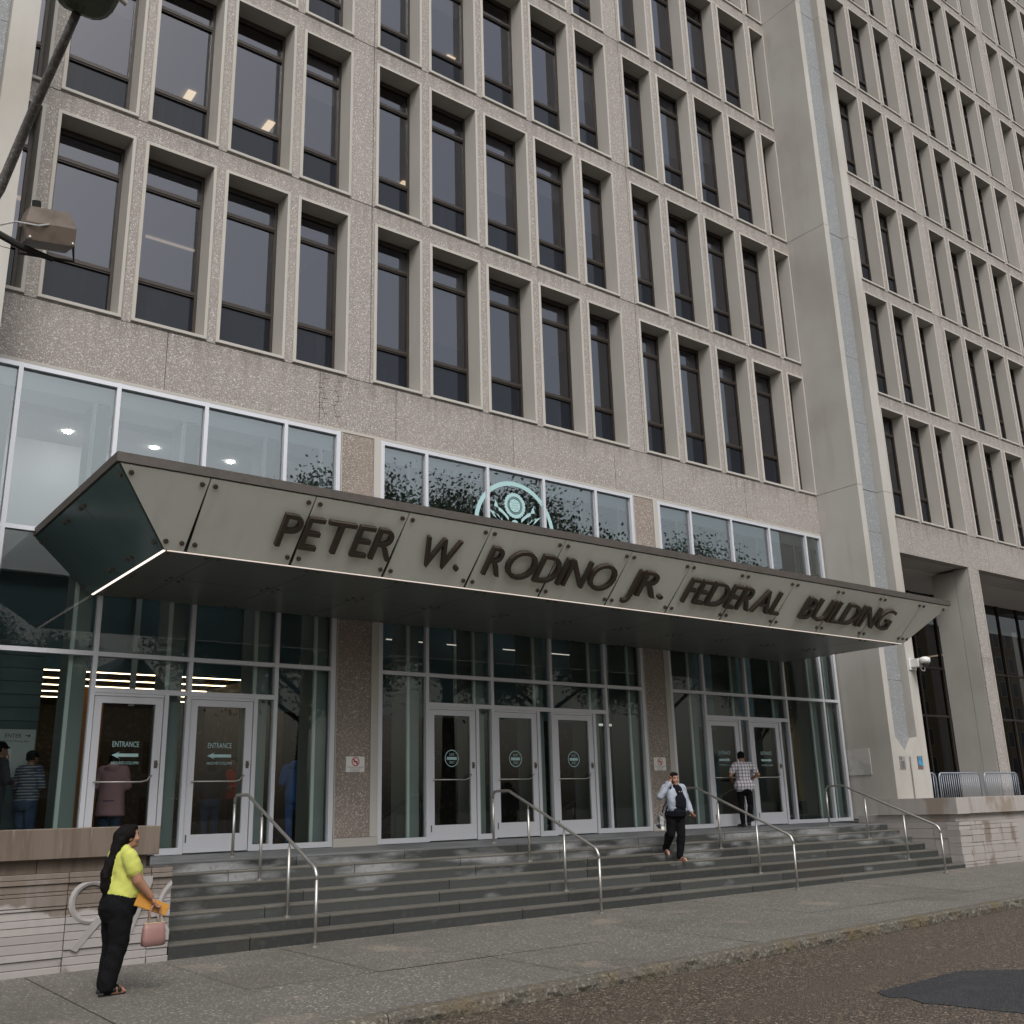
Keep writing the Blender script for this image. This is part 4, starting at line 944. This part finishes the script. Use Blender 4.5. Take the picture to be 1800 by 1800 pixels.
def human(H=1.65, g=1., top='top', bot='bot', sleeve='long', hair='short', J=None, shoe='shoe', coat=False, hyaw=0., hpitch=0., hands=True, hood=False, shoe_yaw=0.):
    s = H/1.65; F = Fig(); j = dict(aR=(0, -.09, .08), kR=(.02, -.095, .47), hR=(0, -.085, .88), aL=(0, .09, .08), kL=(.02, .095, .47), hL=(0, .085, .88), pel=(0, 0, .93), chest=(.01, 0, 1.22), sR=(0, -.175, 1.36), eR=(-.03, -.235, 1.09), wR=(.06, -.235, .86), sL=(0, .175, 1.36), eL=(-.03, .235, 1.09), wL=(.06, .235, .86), neck=(0, 0, 1.40), head=(.03, 0, 1.54), dR=None, dL=None, cR=.35, cL=.35, pR=(0, 1, 0), pL=(0, -1, 0), fR=(1, 0, 0), fL=(1, 0, 0))
    j.update(J or {})
    V = lambda k: Vector(j[k])*s
    for S in 'RL':
        sg = -1 if S == 'R' else 1
        F.chain(bot, [V('h'+S), V('k'+S)], [.098*s*g, .070*s*g]); F.chain(bot, [V('k'+S), V('a'+S)+Vector((0, 0, .02))], [.068*s*g, .056*s*g])
        F.ell(bot, V('k'+S)*.55+V('a'+S)*.45+Vector((-.018, 0, .06))*s, (.062*s*g, .060*s*g, .12*s))
        fd = Vector(j['f'+S]).normalized(); a = V('a'+S)
        heel = a-fd*.035*s; heel.z -= .035*s; toe = a+fd*.135*s; toe.z = heel.z-.006*s
        if fd.z: toe.z += fd.z*.14*s
        if shoe == 'sandal':
            F.cap('skin', a, a+Vector((0, 0, .05*s)), .036*s, .04*s); F.cap('skin', heel+Vector((0, 0, .008)), toe+Vector((0, 0, .004)), .034*s, .030*s)
            F.cap('sole', heel-Vector((0, 0, .026*s)), toe-Vector((0, 0, .022*s))+fd*.02*s, .020*s, .020*s)
            sv = fd.cross(Vector((0, 0, 1)))*.03*s
            for k in (.35, .75):
                m_ = heel.lerp(toe, k)+Vector((0, 0, .022*s)); F.cap('strap', m_-sv*1.1, m_+sv*1.1, .014*s)
        else:
            F.cap('shoe', a+Vector((0, 0, .0)), heel, .045*s, .040*s); F.cap('shoe', heel, toe, .042*s, .036*s)
            F.cap('sole', heel-Vector((0, 0, .028*s)), toe-Vector((0, 0, .024*s)), .024*s, .024*s)
    p = V('pel'); c = V('chest'); n = V('neck'); G = s*g
    F.loft(bot, [(z*s, f*s, a*G, b_*G) for z, f, a, b_ in ((.74, -.015, .105, .155), (.80, -.02, .128, .172), (.87, -.015, .138, .176), (.94, -.005, .13, .168), (1.0, 0, .12, .16))])
    zb = .62 if coat else .87
    F.loft(top, [(z*s, f*s, a*G, b_*G) for z, f, a, b_ in ((zb, -.005, .165 if coat else .142, .205 if coat else .178), (.96, 0, .142, .178), (1.06, .005, .132, .168), (1.16, .008, .132, .172), (1.25, .008, .130, .182), (1.33, .0, .108, .185), (1.385, -.005, .075, .13), (1.42, 0, .052, .07))])
    F.cap(top, V('sR')*.9+n*.1, V('sL')*.9+n*.1, .068*s*g, .068*s*g); F.cap(top, n-Vector((0, 0, .05))*s, n-Vector((0, .09, .06))*s, .058*s, .06*s); F.cap(top, n-Vector((0, 0, .05))*s, n-Vector((0, -.09, .06))*s, .058*s, .06*s)
    F.cap('skin', n-Vector((0, 0, .04))*s, V('head')-Vector((.01, 0, .06))*s, .054*s, .050*s)
    for S in 'RL':
        sh, el, wr = V('s'+S), V('e'+S), V('w'+S)
        if sleeve == 'long':
            F.chain(top, [sh, el, wr], [.070*s*g, .056*s*g, .040*s*g])
        else:
            cut = sh.lerp(el, .62); F.chain(top, [sh, cut], [.073*s*g, .071*s*g]); F.chain('skin', [sh.lerp(el, .3), el, wr], [.053*s*g, .043*s*g, .028*s])
        if hands:
            d = Vector(j['d'+S]) if j['d'+S] else (wr-el); hand(F, wr, d, j['p'+S], j['c'+S], s=s)
    if hood: F.ell(top, n+Vector((-.085, 0, .0))*s, (.075*s, .12*s, .075*s))
    head(F, V('head'), s, hyaw, hpitch, hair)
    return F
def person(label, F, loc, head_deg, mats, voxel=.012, group=None, sm=2, cloth=.0035):
    """fuse all primitives into one skin, colour each face by the form it grew from"""
    me0 = F.bmesh().mesh([]); o = bpy.data.objects.new('tmp', me0)
    md = o.modifiers.new('r', 'REMESH'); md.mode = 'VOXEL'; md.voxel_size = voxel; md.use_smooth_shade = True
    s2 = o.modifiers.new('s', 'SMOOTH'); s2.factor = .5; s2.iterations = sm
    me = evaluate(o); bpy.data.objects.remove(o)
    nf = len(me.polygons); C = np.zeros(nf*3); me.polygons.foreach_get('center', C); C = C.reshape(-1, 3)
    sd = F.sd(C); labs = sorted(set(q[1] for q in F.p)); li = np.array([labs.index(q[1]) for q in F.p])
    pick = li[np.argmin(sd, axis=1)]
    me.materials.clear()
    for l in labs: me.materials.append(mats[l])
    me.polygons.foreach_set('material_index', pick.astype(np.int32)); me.polygons.foreach_set('use_smooth', [True]*nf)
    if cloth:
        nv = len(me.vertices); co_ = np.zeros(nv*3); me.vertices.foreach_get('co', co_); co_ = co_.reshape(-1, 3)
        nr = np.zeros(nv*3); me.vertices.foreach_get('normal', nr); nr = nr.reshape(-1, 3)
        vd = li[np.argmin(F.sd(co_), axis=1)]; okl = [labs.index(l) for l in ('top', 'bot', 'shirt', 'hair') if l in labs]
        for k in np.nonzero(np.isin(vd, okl))[0]:
            q = Vector(co_[k]); co_[k] += nr[k]*(mnoise.noise(Vector((q.x*6, q.y*6, q.z*11+q.x*9)))*cloth*1.8+mnoise.noise(Vector((q.x*12, q.y*12, q.z*22-q.x*10)))*cloth*.7)
        me.vertices.foreach_set('co', co_.ravel())
    me.update()
    o = place('person', me, None, loc, R(head_deg)); return tag(o, label, 'person', group)
def cm(name, c, rough=.85, **k): return M('cloth_'+name, c, rough, bump=('noise', 320, .15, .004), **k)
skin = M('skin', SKIN, .55, layers=[('noise', 9, .5, .8, (.30, .15, .10), .4)])
lip = M('lips', (.30, .12, .09), .5); eye = M('eye_white', (.36, .33, .30), .5)
hairm = M('black_hair', (.005, .0042, .004), .75, ior=1.2, bump=('noise', 150, .5, .006), layers=[('noise', 30, .5, .8, (.016, .012, .011), .5, (4, 4, .3))])
black = cm('black', (.0045, .0045, .0055), .95, ior=1.25); blk2 = M('black_rubber', (.007, .007, .007), .7)
def kit(top, bot=black, shoe=blk2, sole=blk2, strap=blk2, cap=None, **k):
    d = dict(top=top, bot=bot, skin=skin, lip=lip, white=eye, hair=hairm, shoe=shoe, sole=sole, strap=strap, cap=cap or black, shirt=black); d.update(k); return d

# woman in yellow, seen from her right side
F = Fig()
for sg, fx in ((-1, -.03), (1, .03)):
    F.cap('bot', (.01, sg*.095, .80), (.015+fx*.3, sg*.10, .47), .128, .098); F.cap('bot', (.015+fx*.3, sg*.10, .47), (-.045+fx, sg*.095, .12), .094, .082)
    F.cap('bot', (-.045+fx, sg*.095, .12), (-.05+fx, sg*.095, .085), .082, .080)
    a = Vector((-.05+fx, sg*.095, .085)); F.cap('skin', a, a-Vector((.0, 0, .03)), .045, .042); F.cap('skin', a+Vector((-.03, 0, -.045)), a+Vector((.15, -sg*-.01, -.05)), .036, .030)
    for k, dx in enumerate((.005, .06, .115)): F.cap('strap', a+Vector((dx, -.04, -.035+.0*k)), a+Vector((dx+.015, .04, -.035)), .021, .021)
    F.cap('sole', a+Vector((-.055, 0, -.072)), a+Vector((.165, 0, -.072)), .028, .030); F.cap('sole', a+Vector((.05, .018, -.072)), a+Vector((.13, .022, -.072)), .028, .026)
    for q in range(3): F.cap('skin', a+Vector((.16, -.025+.022*q, -.052)), a+Vector((.185, -.027+.024*q, -.056)), .010, .009)
F.loft('bot', [(.66, .005, .125, .195), (.73, .01, .165, .21), (.80, .015, .188, .215), (.87, .028, .190, .21), (.94, .04, .178, .20)])
F.loft('top', [(.90, .045, .188, .206), (.945, .055, .192, .21), (1.02, .065, .184, .204), (1.09, .065, .172, .196), (1.16, .062, .166, .192), (1.22, .052, .152, .19), (1.28, .036, .128, .188), (1.33, .026, .098, .165), (1.37, .028, .066, .09), (1.385, .03, .055, .062)])
F.ell('top', (.115, -.07, 1.165), (.095, .085, .085)); F.ell('top', (.115, .07, 1.165), (.095, .085, .085))
F.cap('top', (.02, -.165, 1.295), (.02, .165, 1.295), .078); F.cap('top', (.025, -.06, 1.345), (.025, .06, 1.345), .06)
F.cap('top', (.02, -.175, 1.285), (.055, -.215, 1.165), .080, .079); F.cap('top', (.02, .175, 1.285), (.04, .215, 1.16), .080, .079)
F.cap('skin', (.045, -.215, 1.2), (.095, -.235, 1.06), .062, .055); F.cap('skin', (.095, -.235, 1.06), (.245, -.235, .895), .054, .034)
hand(F, (.255, -.235, .885), (.45, 0, -.9), (-.9, .1, -.45), .75)
F.cap('skin', (.04, .22, 1.2), (.08, .235, 1.06), .062, .054); F.cap('skin', (.08, .235, 1.06), (.23, .20, .93), .053, .034); hand(F, (.235, .20, .925), (.7, -.2, -.5), (0, -1, 0), .6)
F.cap('skin', (.045, 0, 1.34), (.065, 0, 1.43), .060, .056)
head(F, (.075, 0, 1.485), .98, R(-14), R(4), 'short')
F.ell('hair', (.035, 0, 1.505), (.115, .092, .098)); F.chain('hair', [(-.005, 0, 1.50), (-.04, 0, 1.41), (-.095, -.01, 1.28), (-.145, -.02, 1.14), (-.145, -.02, 1.0), (-.13, -.02, .90)], [.082, .062, .044, .056, .050, .015]); F.chain('hair', [(-.02, -.04, 1.45), (-.085, -.035, 1.30), (-.16, -.04, 1.10), (-.155, -.035, .94)], [.050, .034, .040, .012])
F.ell('skin', (.115, -.06, 1.462), (.02, .016, .03))
yel = M('cloth_yellow', (.43, .445, .10), .9, layers=[('noise', 5, .5, .75, (.36, .37, .07), .5)], bump=('noise', 9, .25, .02))
WX, WY = 3.40, -5.42; WZ = zpave(WX, WY)
H1 = 7
person('woman in yellow T-shirt and black trousers with a long dark ponytail, standing on the pavement', F, (WX, WY, WZ), H1, kit(yel), .0085, sm=4, cloth=.0055)
def wl(f, l, z, base=(WX, WY, WZ), hd=H1):
    c_, s_ = math.cos(R(hd)), math.sin(R(hd)); return Vector((base[0]+f*c_-l*s_, base[1]+f*s_+l*c_, base[2]+z))
# envelope in her hand
HC1 = (.30, -.235, .80)
t = tag(MB().poly([wl(.30+a*math.cos(R(-22))-c*math.sin(R(-22)), -.205, .815+a*math.sin(R(-22))+c*math.cos(R(-22))) for a, c in ((-.20, -.075), (.165, -.065), (.165, .045), (-.20, .055))], wl(0, .012, 0)-wl(0, 0, 0)).build('envelope', M('manila_paper', (.50, .235, .04), .7, layers=[('noise', 12, .5, .75, (.40, .175, .03), .6)], bump=('noise', 25, .3, .01))), 'folded orange manila envelope held by the woman in yellow', 'envelope')
ev = t
MB().poly([wl(.30+a*math.cos(R(-22))-c*math.sin(R(-22)), -.212, .815+a*math.sin(R(-22))+c*math.cos(R(-22))) for a, c in ((-.195, -.070), (.155, -.062), (.15, .01), (-.19, .018))], wl(0, .004, 0)-wl(0, 0, 0)).build('flap', MATS['manila_paper'], ev)
bag = thing('handbag', 'dusty pink handbag with gold fittings hanging from the hand of the woman in yellow', 'bag', wl(.30, -.235, .44))
PINK = M('pink_leather', (.23, .125, .112), .5, layers=[('noise', 6, .5, .8, (.20, .105, .095), .5)], bump=('noise', 60, .1, .005))
def bagring(z, hf, hl, n=20): return [wl(.30+hf*math.copysign(abs(math.cos(2*math.pi*i/n))**.45, math.cos(2*math.pi*i/n)), -.235+hl*math.copysign(abs(math.sin(2*math.pi*i/n))**.7, math.sin(2*math.pi*i/n)), z) for i in range(n)]
vs = []; prof = [(.425, .100, .040), (.435, .120, .055), (.50, .122, .056), (.58, .116, .045), (.632, .108, .026), (.636, .100, .018)]
for q in prof: vs += bagring(*q)
n = 20; fs = [(k*n+i, k*n+(i+1) % n, (k+1)*n+(i+1) % n, (k+1)*n+i) for k in range(len(prof)-1) for i in range(n)]+[tuple(range(n-1, -1, -1)), tuple((len(prof)-1)*n+i for i in range(n))]
MB().add(vs, fs).build('body', PINK, bag, smooth=True)
GOLD = M('gold_fitting', (.75, .58, .38), .3, metal=.9)
MB().sweep([wl(.19, -.235, .640), wl(.41, -.235, .640)], .007, 8).build('clasp_bar', GOLD, bag)
MB().sweep([wl(.30+.056*math.cos(a), -.235, .69+.125*math.sin(a)) for a in [math.pi*i/14 for i in range(15)]], .011, 8).build('handle', PINK, bag, smooth=True)
for sg in (-1, 1): MB().sweep([wl(.30+sg*.056, -.235, .695), wl(.30+sg*.060, -.235, .645)], [.014, .010], 8).build('fitting', GOLD, bag)

# woman in grey hoodie coming down the steps, phone at her ear
B2 = (14.48, -2.58, EZ-3*RH)
P2 = person
hoodie = M('cloth_hoodie', (.27, .295, .35), .9, layers=[('noise', 6, .5, .75, (.20, .22, .27), .6)], bump=('noise', 12, .4, .02))
F = human(1.60, 1.20, sleeve='long', hair='bun', shoe='sandal', hyaw=R(-4), hpitch=R(-4), J=dict(
    hR=(0, -.085, .87), kR=(-.02, -.12, .50), aR=(-.24, -.12, .225), fR=(.9, -.2, -.25), hL=(0, .085, .87), kL=(.05, .07, .47), aL=(.0, .035, .075), fL=(.95, .25, 0),
    sR=(0, -.185, 1.36), eR=(.03, -.335, 1.20), wR=(.115, -.165, 1.44), dR=(.05, .35, 1), pR=(-.25, 1, 0), cR=.5, sL=(0, .185, 1.355), eL=(-.02, .29, 1.11), wL=(.12, .285, .92), cL=.7, head=(.045, .0, 1.535)))
F.loft('shirt', [(.80, .01, .165, .205), (.88, .02, .175, .205), (.94, .02, .165, .195)]); F.ell('shirt', (.10, .035, 1.05), (.115, .145, .20)); F.ell('shirt', (.085, .03, 1.22), (.10, .10, .16)); F.ell('shirt', (.07, .01, 1.33), (.062, .075, .07))
F.ell('top', (.085, -.135, 1.08), (.10, .075, .21)); F.ell('top', (.07, .19, 1.06), (.08, .045, .19))
F.ell('top', (-.09, 0, 1.40), (.075, .125, .07)); F.ell('white', (.170, .055, 1.245), (.012, .018, .022)); F.ell('white', (.171, .015, 1.245), (.012, .016, .022))
F.cap('strap', (.06, -.10, 1.42), (.10, -.155, 1.12), .018); F.cap('strap', (.10, -.155, 1.12), (.0, -.22, .86), .018)
navy = cm('navy', (.005, .0055, .010), .95, ior=1.25)
person('woman in grey hoodie and black leggings talking on a phone, walking down the steps', F, B2, -103, kit(hoodie, strap=navy, sole=M('tan_sole', (.42, .27, .2), .6), shirt=navy), .009)
c2 = lambda f, l, z: wl(f, l, z, B2, -103)
ph = tag(MB().poly([c2(.085, -.100, 1.47), c2(.105, -.100, 1.47), c2(.125, -.095, 1.60), c2(.105, -.095, 1.60)], c2(0, .012, 0)-c2(0, 0, 0)).build('mobile_phone', blk2), 'dark phone held to the ear of the woman in the hoodie', 'phone')
bk = thing('shoulder_bag', 'grey and black drawstring bag hanging at the hip of the woman in the hoodie', 'bag', c2(-.05, -.30, .70))
Fb = Fig(); Fb.ell('g', c2(-.04, -.30, .73), (.075, .075, .12)); Fb.ell('g', c2(-.03, -.32, .66), (.085, .085, .075)); Fb.ell('g', c2(-.05, -.29, .82), (.05, .05, .06))
MB2 = Fb.bmesh(); MB2.build('pouch', M('cloth_bag', (.22, .23, .24), .8, layers=[('noise', 9, .5, .56, (.02, .02, .022), .9)]), bk, smooth=True)
MB().sweep([c2(-.02, -.36, .80), c2(.02, -.38, .72), c2(.0, -.37, .62)], .012, 6).build('strap', blk2, bk, smooth=True)
MB().sweep([c2(-.05, -.27, .84), c2(.0, -.24, 1.0), c2(.09, -.19, 1.14)], .013, 6).build('strap', blk2, bk, smooth=True)
MB().cyl(c2(.03, -.33, .60), c2(.05, -.33, .60), .035, 10).build('tag', WHITE, bk)

# man in plaid shirt and cap, back to the street at the right-hand doors
def plaid():
    m = bpy.data.materials.new('cloth_plaid'); m.use_nodes = True; t = m.node_tree; N = t.nodes; L = t.links; b = N['Principled BSDF']; b.inputs['Roughness'].default_value = .9
    tc = N.new('ShaderNodeTexCoord'); sp = N.new('ShaderNodeSeparateXYZ'); L.new(tc.outputs['Object'], sp.inputs[0]); cur = None
    rgb = N.new('ShaderNodeRGB'); rgb.outputs[0].default_value = (.62, .60, .60, 1); cur = rgb.outputs[0]
    for ax, per, wd, col, f in ((1, .075, .45, (.13, .14, .24), .5), (2, .075, .45, (.13, .14, .24), .5), (1, .075, .12, (.04, .04, .09), .6), (2, .075, .12, (.25, .14, .13), .5)):
        mo = N.new('ShaderNodeMath'); mo.operation = 'PINGPONG'; mo.inputs[1].default_value = per/2; L.new(sp.outputs[ax], mo.inputs[0])
        lt_ = N.new('ShaderNodeMath'); lt_.operation = 'LESS_THAN'; lt_.inputs[1].default_value = per/2*wd; L.new(mo.outputs[0], lt_.inputs[0])
        ml = N.new('ShaderNodeMath'); ml.operation = 'MULTIPLY'; ml.inputs[1].default_value = f; L.new(lt_.outputs[0], ml.inputs[0])
        mx = N.new('ShaderNodeMix'); mx.data_type = 'RGBA'; L.new(ml.outputs[0], mx.inputs[0]); L.new(cur, mx.inputs[6]); mx.inputs[7].default_value = (*col, 1); cur = mx.outputs[2]
    L.new(cur, b.inputs['Base Color']); return m
B3 = (19.05, -.42, 1.168)
F = human(1.69, 1.0, sleeve='short', hair='cap', hyaw=R(-30), hpitch=R(-6), J=dict(
    hR=(0, -.085, .88), kR=(-.02, -.11, .48), aR=(-.13, .02, .10), fR=(.85, -.5, -.25), kL=(.03, .09, .47), aL=(.0, .10, .08), fL=(1, .35, 0),
    eR=(-.05, -.36, 1.14), wR=(.14, -.26, 1.05), dR=(1, .5, 0), eL=(-.03, .335, 1.13), wL=(.15, .21, 1.04), dL=(1, -.5, 0), sR=(0, -.195, 1.36), sL=(0, .195, 1.36)))
F.cap('top', (-.02, -.10, .93), (-.02, .10, .93), .155, .155)
person('man in checked shirt and black cap with his back to the street', F, B3, 68, kit(plaid(), sole=M('white_sole', (.5, .5, .5), .6)), .010)

# people waiting inside the lobby
stripe = M('cloth_stripe', (.33, .34, .38), .9, layers=[('wavez', 7, .35, .45, (.02, .02, .03), .9), ('noise', 6, .55, .6, (.05, .06, .14), .8, (1, 1, 5))])
denim = cm('denim', (.05, .08, .15)); pinkc = cm('pink_coat', (.62, .33, .36)); bluec = cm('blue', (.04, .17, .50)); redc = cm('red', (.55, .04, .03)); dk = cm('charcoal', (.03, .03, .035))
Z = ZL
arms = dict(eR=(.02, -.25, 1.10), wR=(.17, -.14, 1.08), eL=(.02, .25, 1.10), wL=(.17, .14, 1.08))
person('person in striped top, jeans and dark cap waiting behind the left glass', human(1.62, 1.12, hair='cap', J=arms), (3.84, .95, Z), 35, kit(stripe, denim), .016)
person('person in dark clothes and cap at the far left edge behind the glass', human(1.74, 1.0, hair='cap', J=arms), (3.33, .78, Z), 20, kit(dk, dk), .018)
person('person in long pink hooded coat seen from behind through the first entrance door', human(1.62, 1.18, hair='short', coat=True, hood=True, J=arms), (5.16, 1.10, Z), 60, kit(pinkc, denim), .016)
person('person in dark jacket and blue jeans behind the second entrance door', human(1.58, 1.05, hair='long', J=arms), (6.95, 1.4, Z), 75, kit(dk, denim), .018)
person('person in red top behind the second entrance door, near the door edge', human(1.66, 1.0, hair='short', J=arms), (8.02, 2.9, Z), 200, kit(redc, dk), .018)
person('person in blue tracksuit standing behind the glass left of the pier', human(1.68, 1.0, hair='short', hood=True, J=arms), (8.45, 1.15, Z), 60, kit(bluec, bluec), .016)
# ------------------------------------------------------------------ the far side of the street (seen only as reflections)
LEAF = M('tree_leaf', (.085, .115, .05), .7, layers=[('noise', 1.3, .45, .7, (.035, .055, .022), .7)])
BARK = M('tree_bark', (.08, .065, .05), .9)
def tree_meshes(seed):
    rnd = random.Random(seed); tr = MB(); H = 16
    tr.sweep([(0, 0, 0), (.1, 0, 3), (.0, .15, 7), (.2, .1, 12)], [.36, .28, .2, .06], 9)
    tips = []
    for i in range(13):
        z = 4+rnd.random()*7; a = i*2.4+rnd.random(); L = (3.6+rnd.random()*2.2)*(1.15-.05*(z-4)); p = Vector((.05, .1, z)); q = p+Vector((math.cos(a)*L*.5, math.sin(a)*L*.5, L*.35)); e_ = p+Vector((math.cos(a)*L, math.sin(a)*L, L*.55+rnd.random()))
        tr.sweep([p, q, e_], [.11, .07, .02], 6); tips += [q, e_, q.lerp(e_, .5)]
    tips += [Vector((.2, .1, 12)), Vector((.3, 0, 13.5)), Vector((-.3, .3, 11)), Vector((0, 0, 9))]
    lf = MB()
    for tp in tips:
        for k in range(2000):
            c = tp+Vector((rnd.gauss(0, .78), rnd.gauss(0, .78), rnd.gauss(.1, .65))); d = Vector((rnd.uniform(-1, 1), rnd.uniform(-1, 1), rnd.uniform(-1, 1))).normalized(); u = d.orthogonal().normalized(); w = d.cross(u); s_ = rnd.uniform(.055, .11)
            lf.add([c+u*s_, c+w*s_*.6, c-u*s_, c-w*s_*.6], [(0, 1, 2, 3)])
    return tr.mesh(BARK, True), lf.mesh(LEAF)
TM = [tree_meshes(3), tree_meshes(11)]
for i, (x, y, s_, l) in enumerate([(33, -33, 1.42, 'leafy street tree across the road, mirrored in the glass left of the seal'), (42, -35, 1.45, 'leafy street tree across the road, mirrored in the glass right of the seal'), (52, -34, 1.3, 'tall leafy tree across the road, mirrored in the right-hand lobby glass'), (25.5, -36, 1.30, 'smaller leafy tree across the road, mirrored at the right end of the left glass'), (8, -30, .7, 'small tree across the road, mirrored low in the leftmost lobby glass'), (64, -36, 1.3, 'leafy tree across the road farthest right')]):
    t = thing('street_tree', l, 'tree', (x, y, ZR), 'trees across the road')
    for nm, me in zip(('trunk', 'crown'), TM[i % 2]):
        o = place(nm, me, t, (x, y, ZR)); o.scale = (s_, s_, s_); o.rotation_euler[2] = i*1.3
WHB = M('white_render', (.55, .55, .53), .8); TANB = M('tan_brick', (.42, .31, .15), .9, layers=[('noise', 3, .45, .7, (.36, .26, .12), .6)]); DWIN = M('far_window', (.05, .06, .08), .15); ROOF = M('slate_roof', (.08, .08, .085), .8)
def house(x0, x1, y, h, gable, wallm, label, nx, nz, zf=3.2):
    t = thing('street_building', label, 'building', ((x0+x1)/2, y, ZR), 'buildings across the road')
    MB().box(x0, x1, y-10, y, ZR, h).build('wall', wallm, t)
    if gable:
        n = gable; w = (x1-x0)/n
        for i in range(n): MB().poly([(x0+i*w, y+.1, h+.002), (x0+i*w+w/2, y+.1, h+w*.5), (x0+i*w+w, y+.1, h+.002)], (0, -10.2, 0)).build('roof', ROOF, t)
    else: MB().box(x0-.3, x1+.3, y-10.3, y+.3, h+.003, h+.7).build('roof', ROOF, t)
    for i in range(nx):
        for k in range(nz):
            cx = x0+(x1-x0)*(i+.5)/nx; z = 1.1+k*zf
            f = MB().box(cx-.75, cx+.75, y, y+.08, z-.1, z+1.9).build('window', WHITE, t); MB().box(cx-.62, cx+.62, y+.081, y+.095, z, z+1.8).build('pane', DWIN, f)
house(4, 22, -46, 8.5, 3, WHB, 'low white gabled house across the road, mirrored in the left lobby glass', 6, 2)
house(-16, 2, -44, 12, 0, WHB, 'plain white block across the road, left of the gabled house', 6, 3)
house(92, 136, -44, 26, 0, TANB, 'tan brick apartment block across the road, mirrored in the arcade glass', 14, 7)
bpy.data.scenes.remove(TMP)
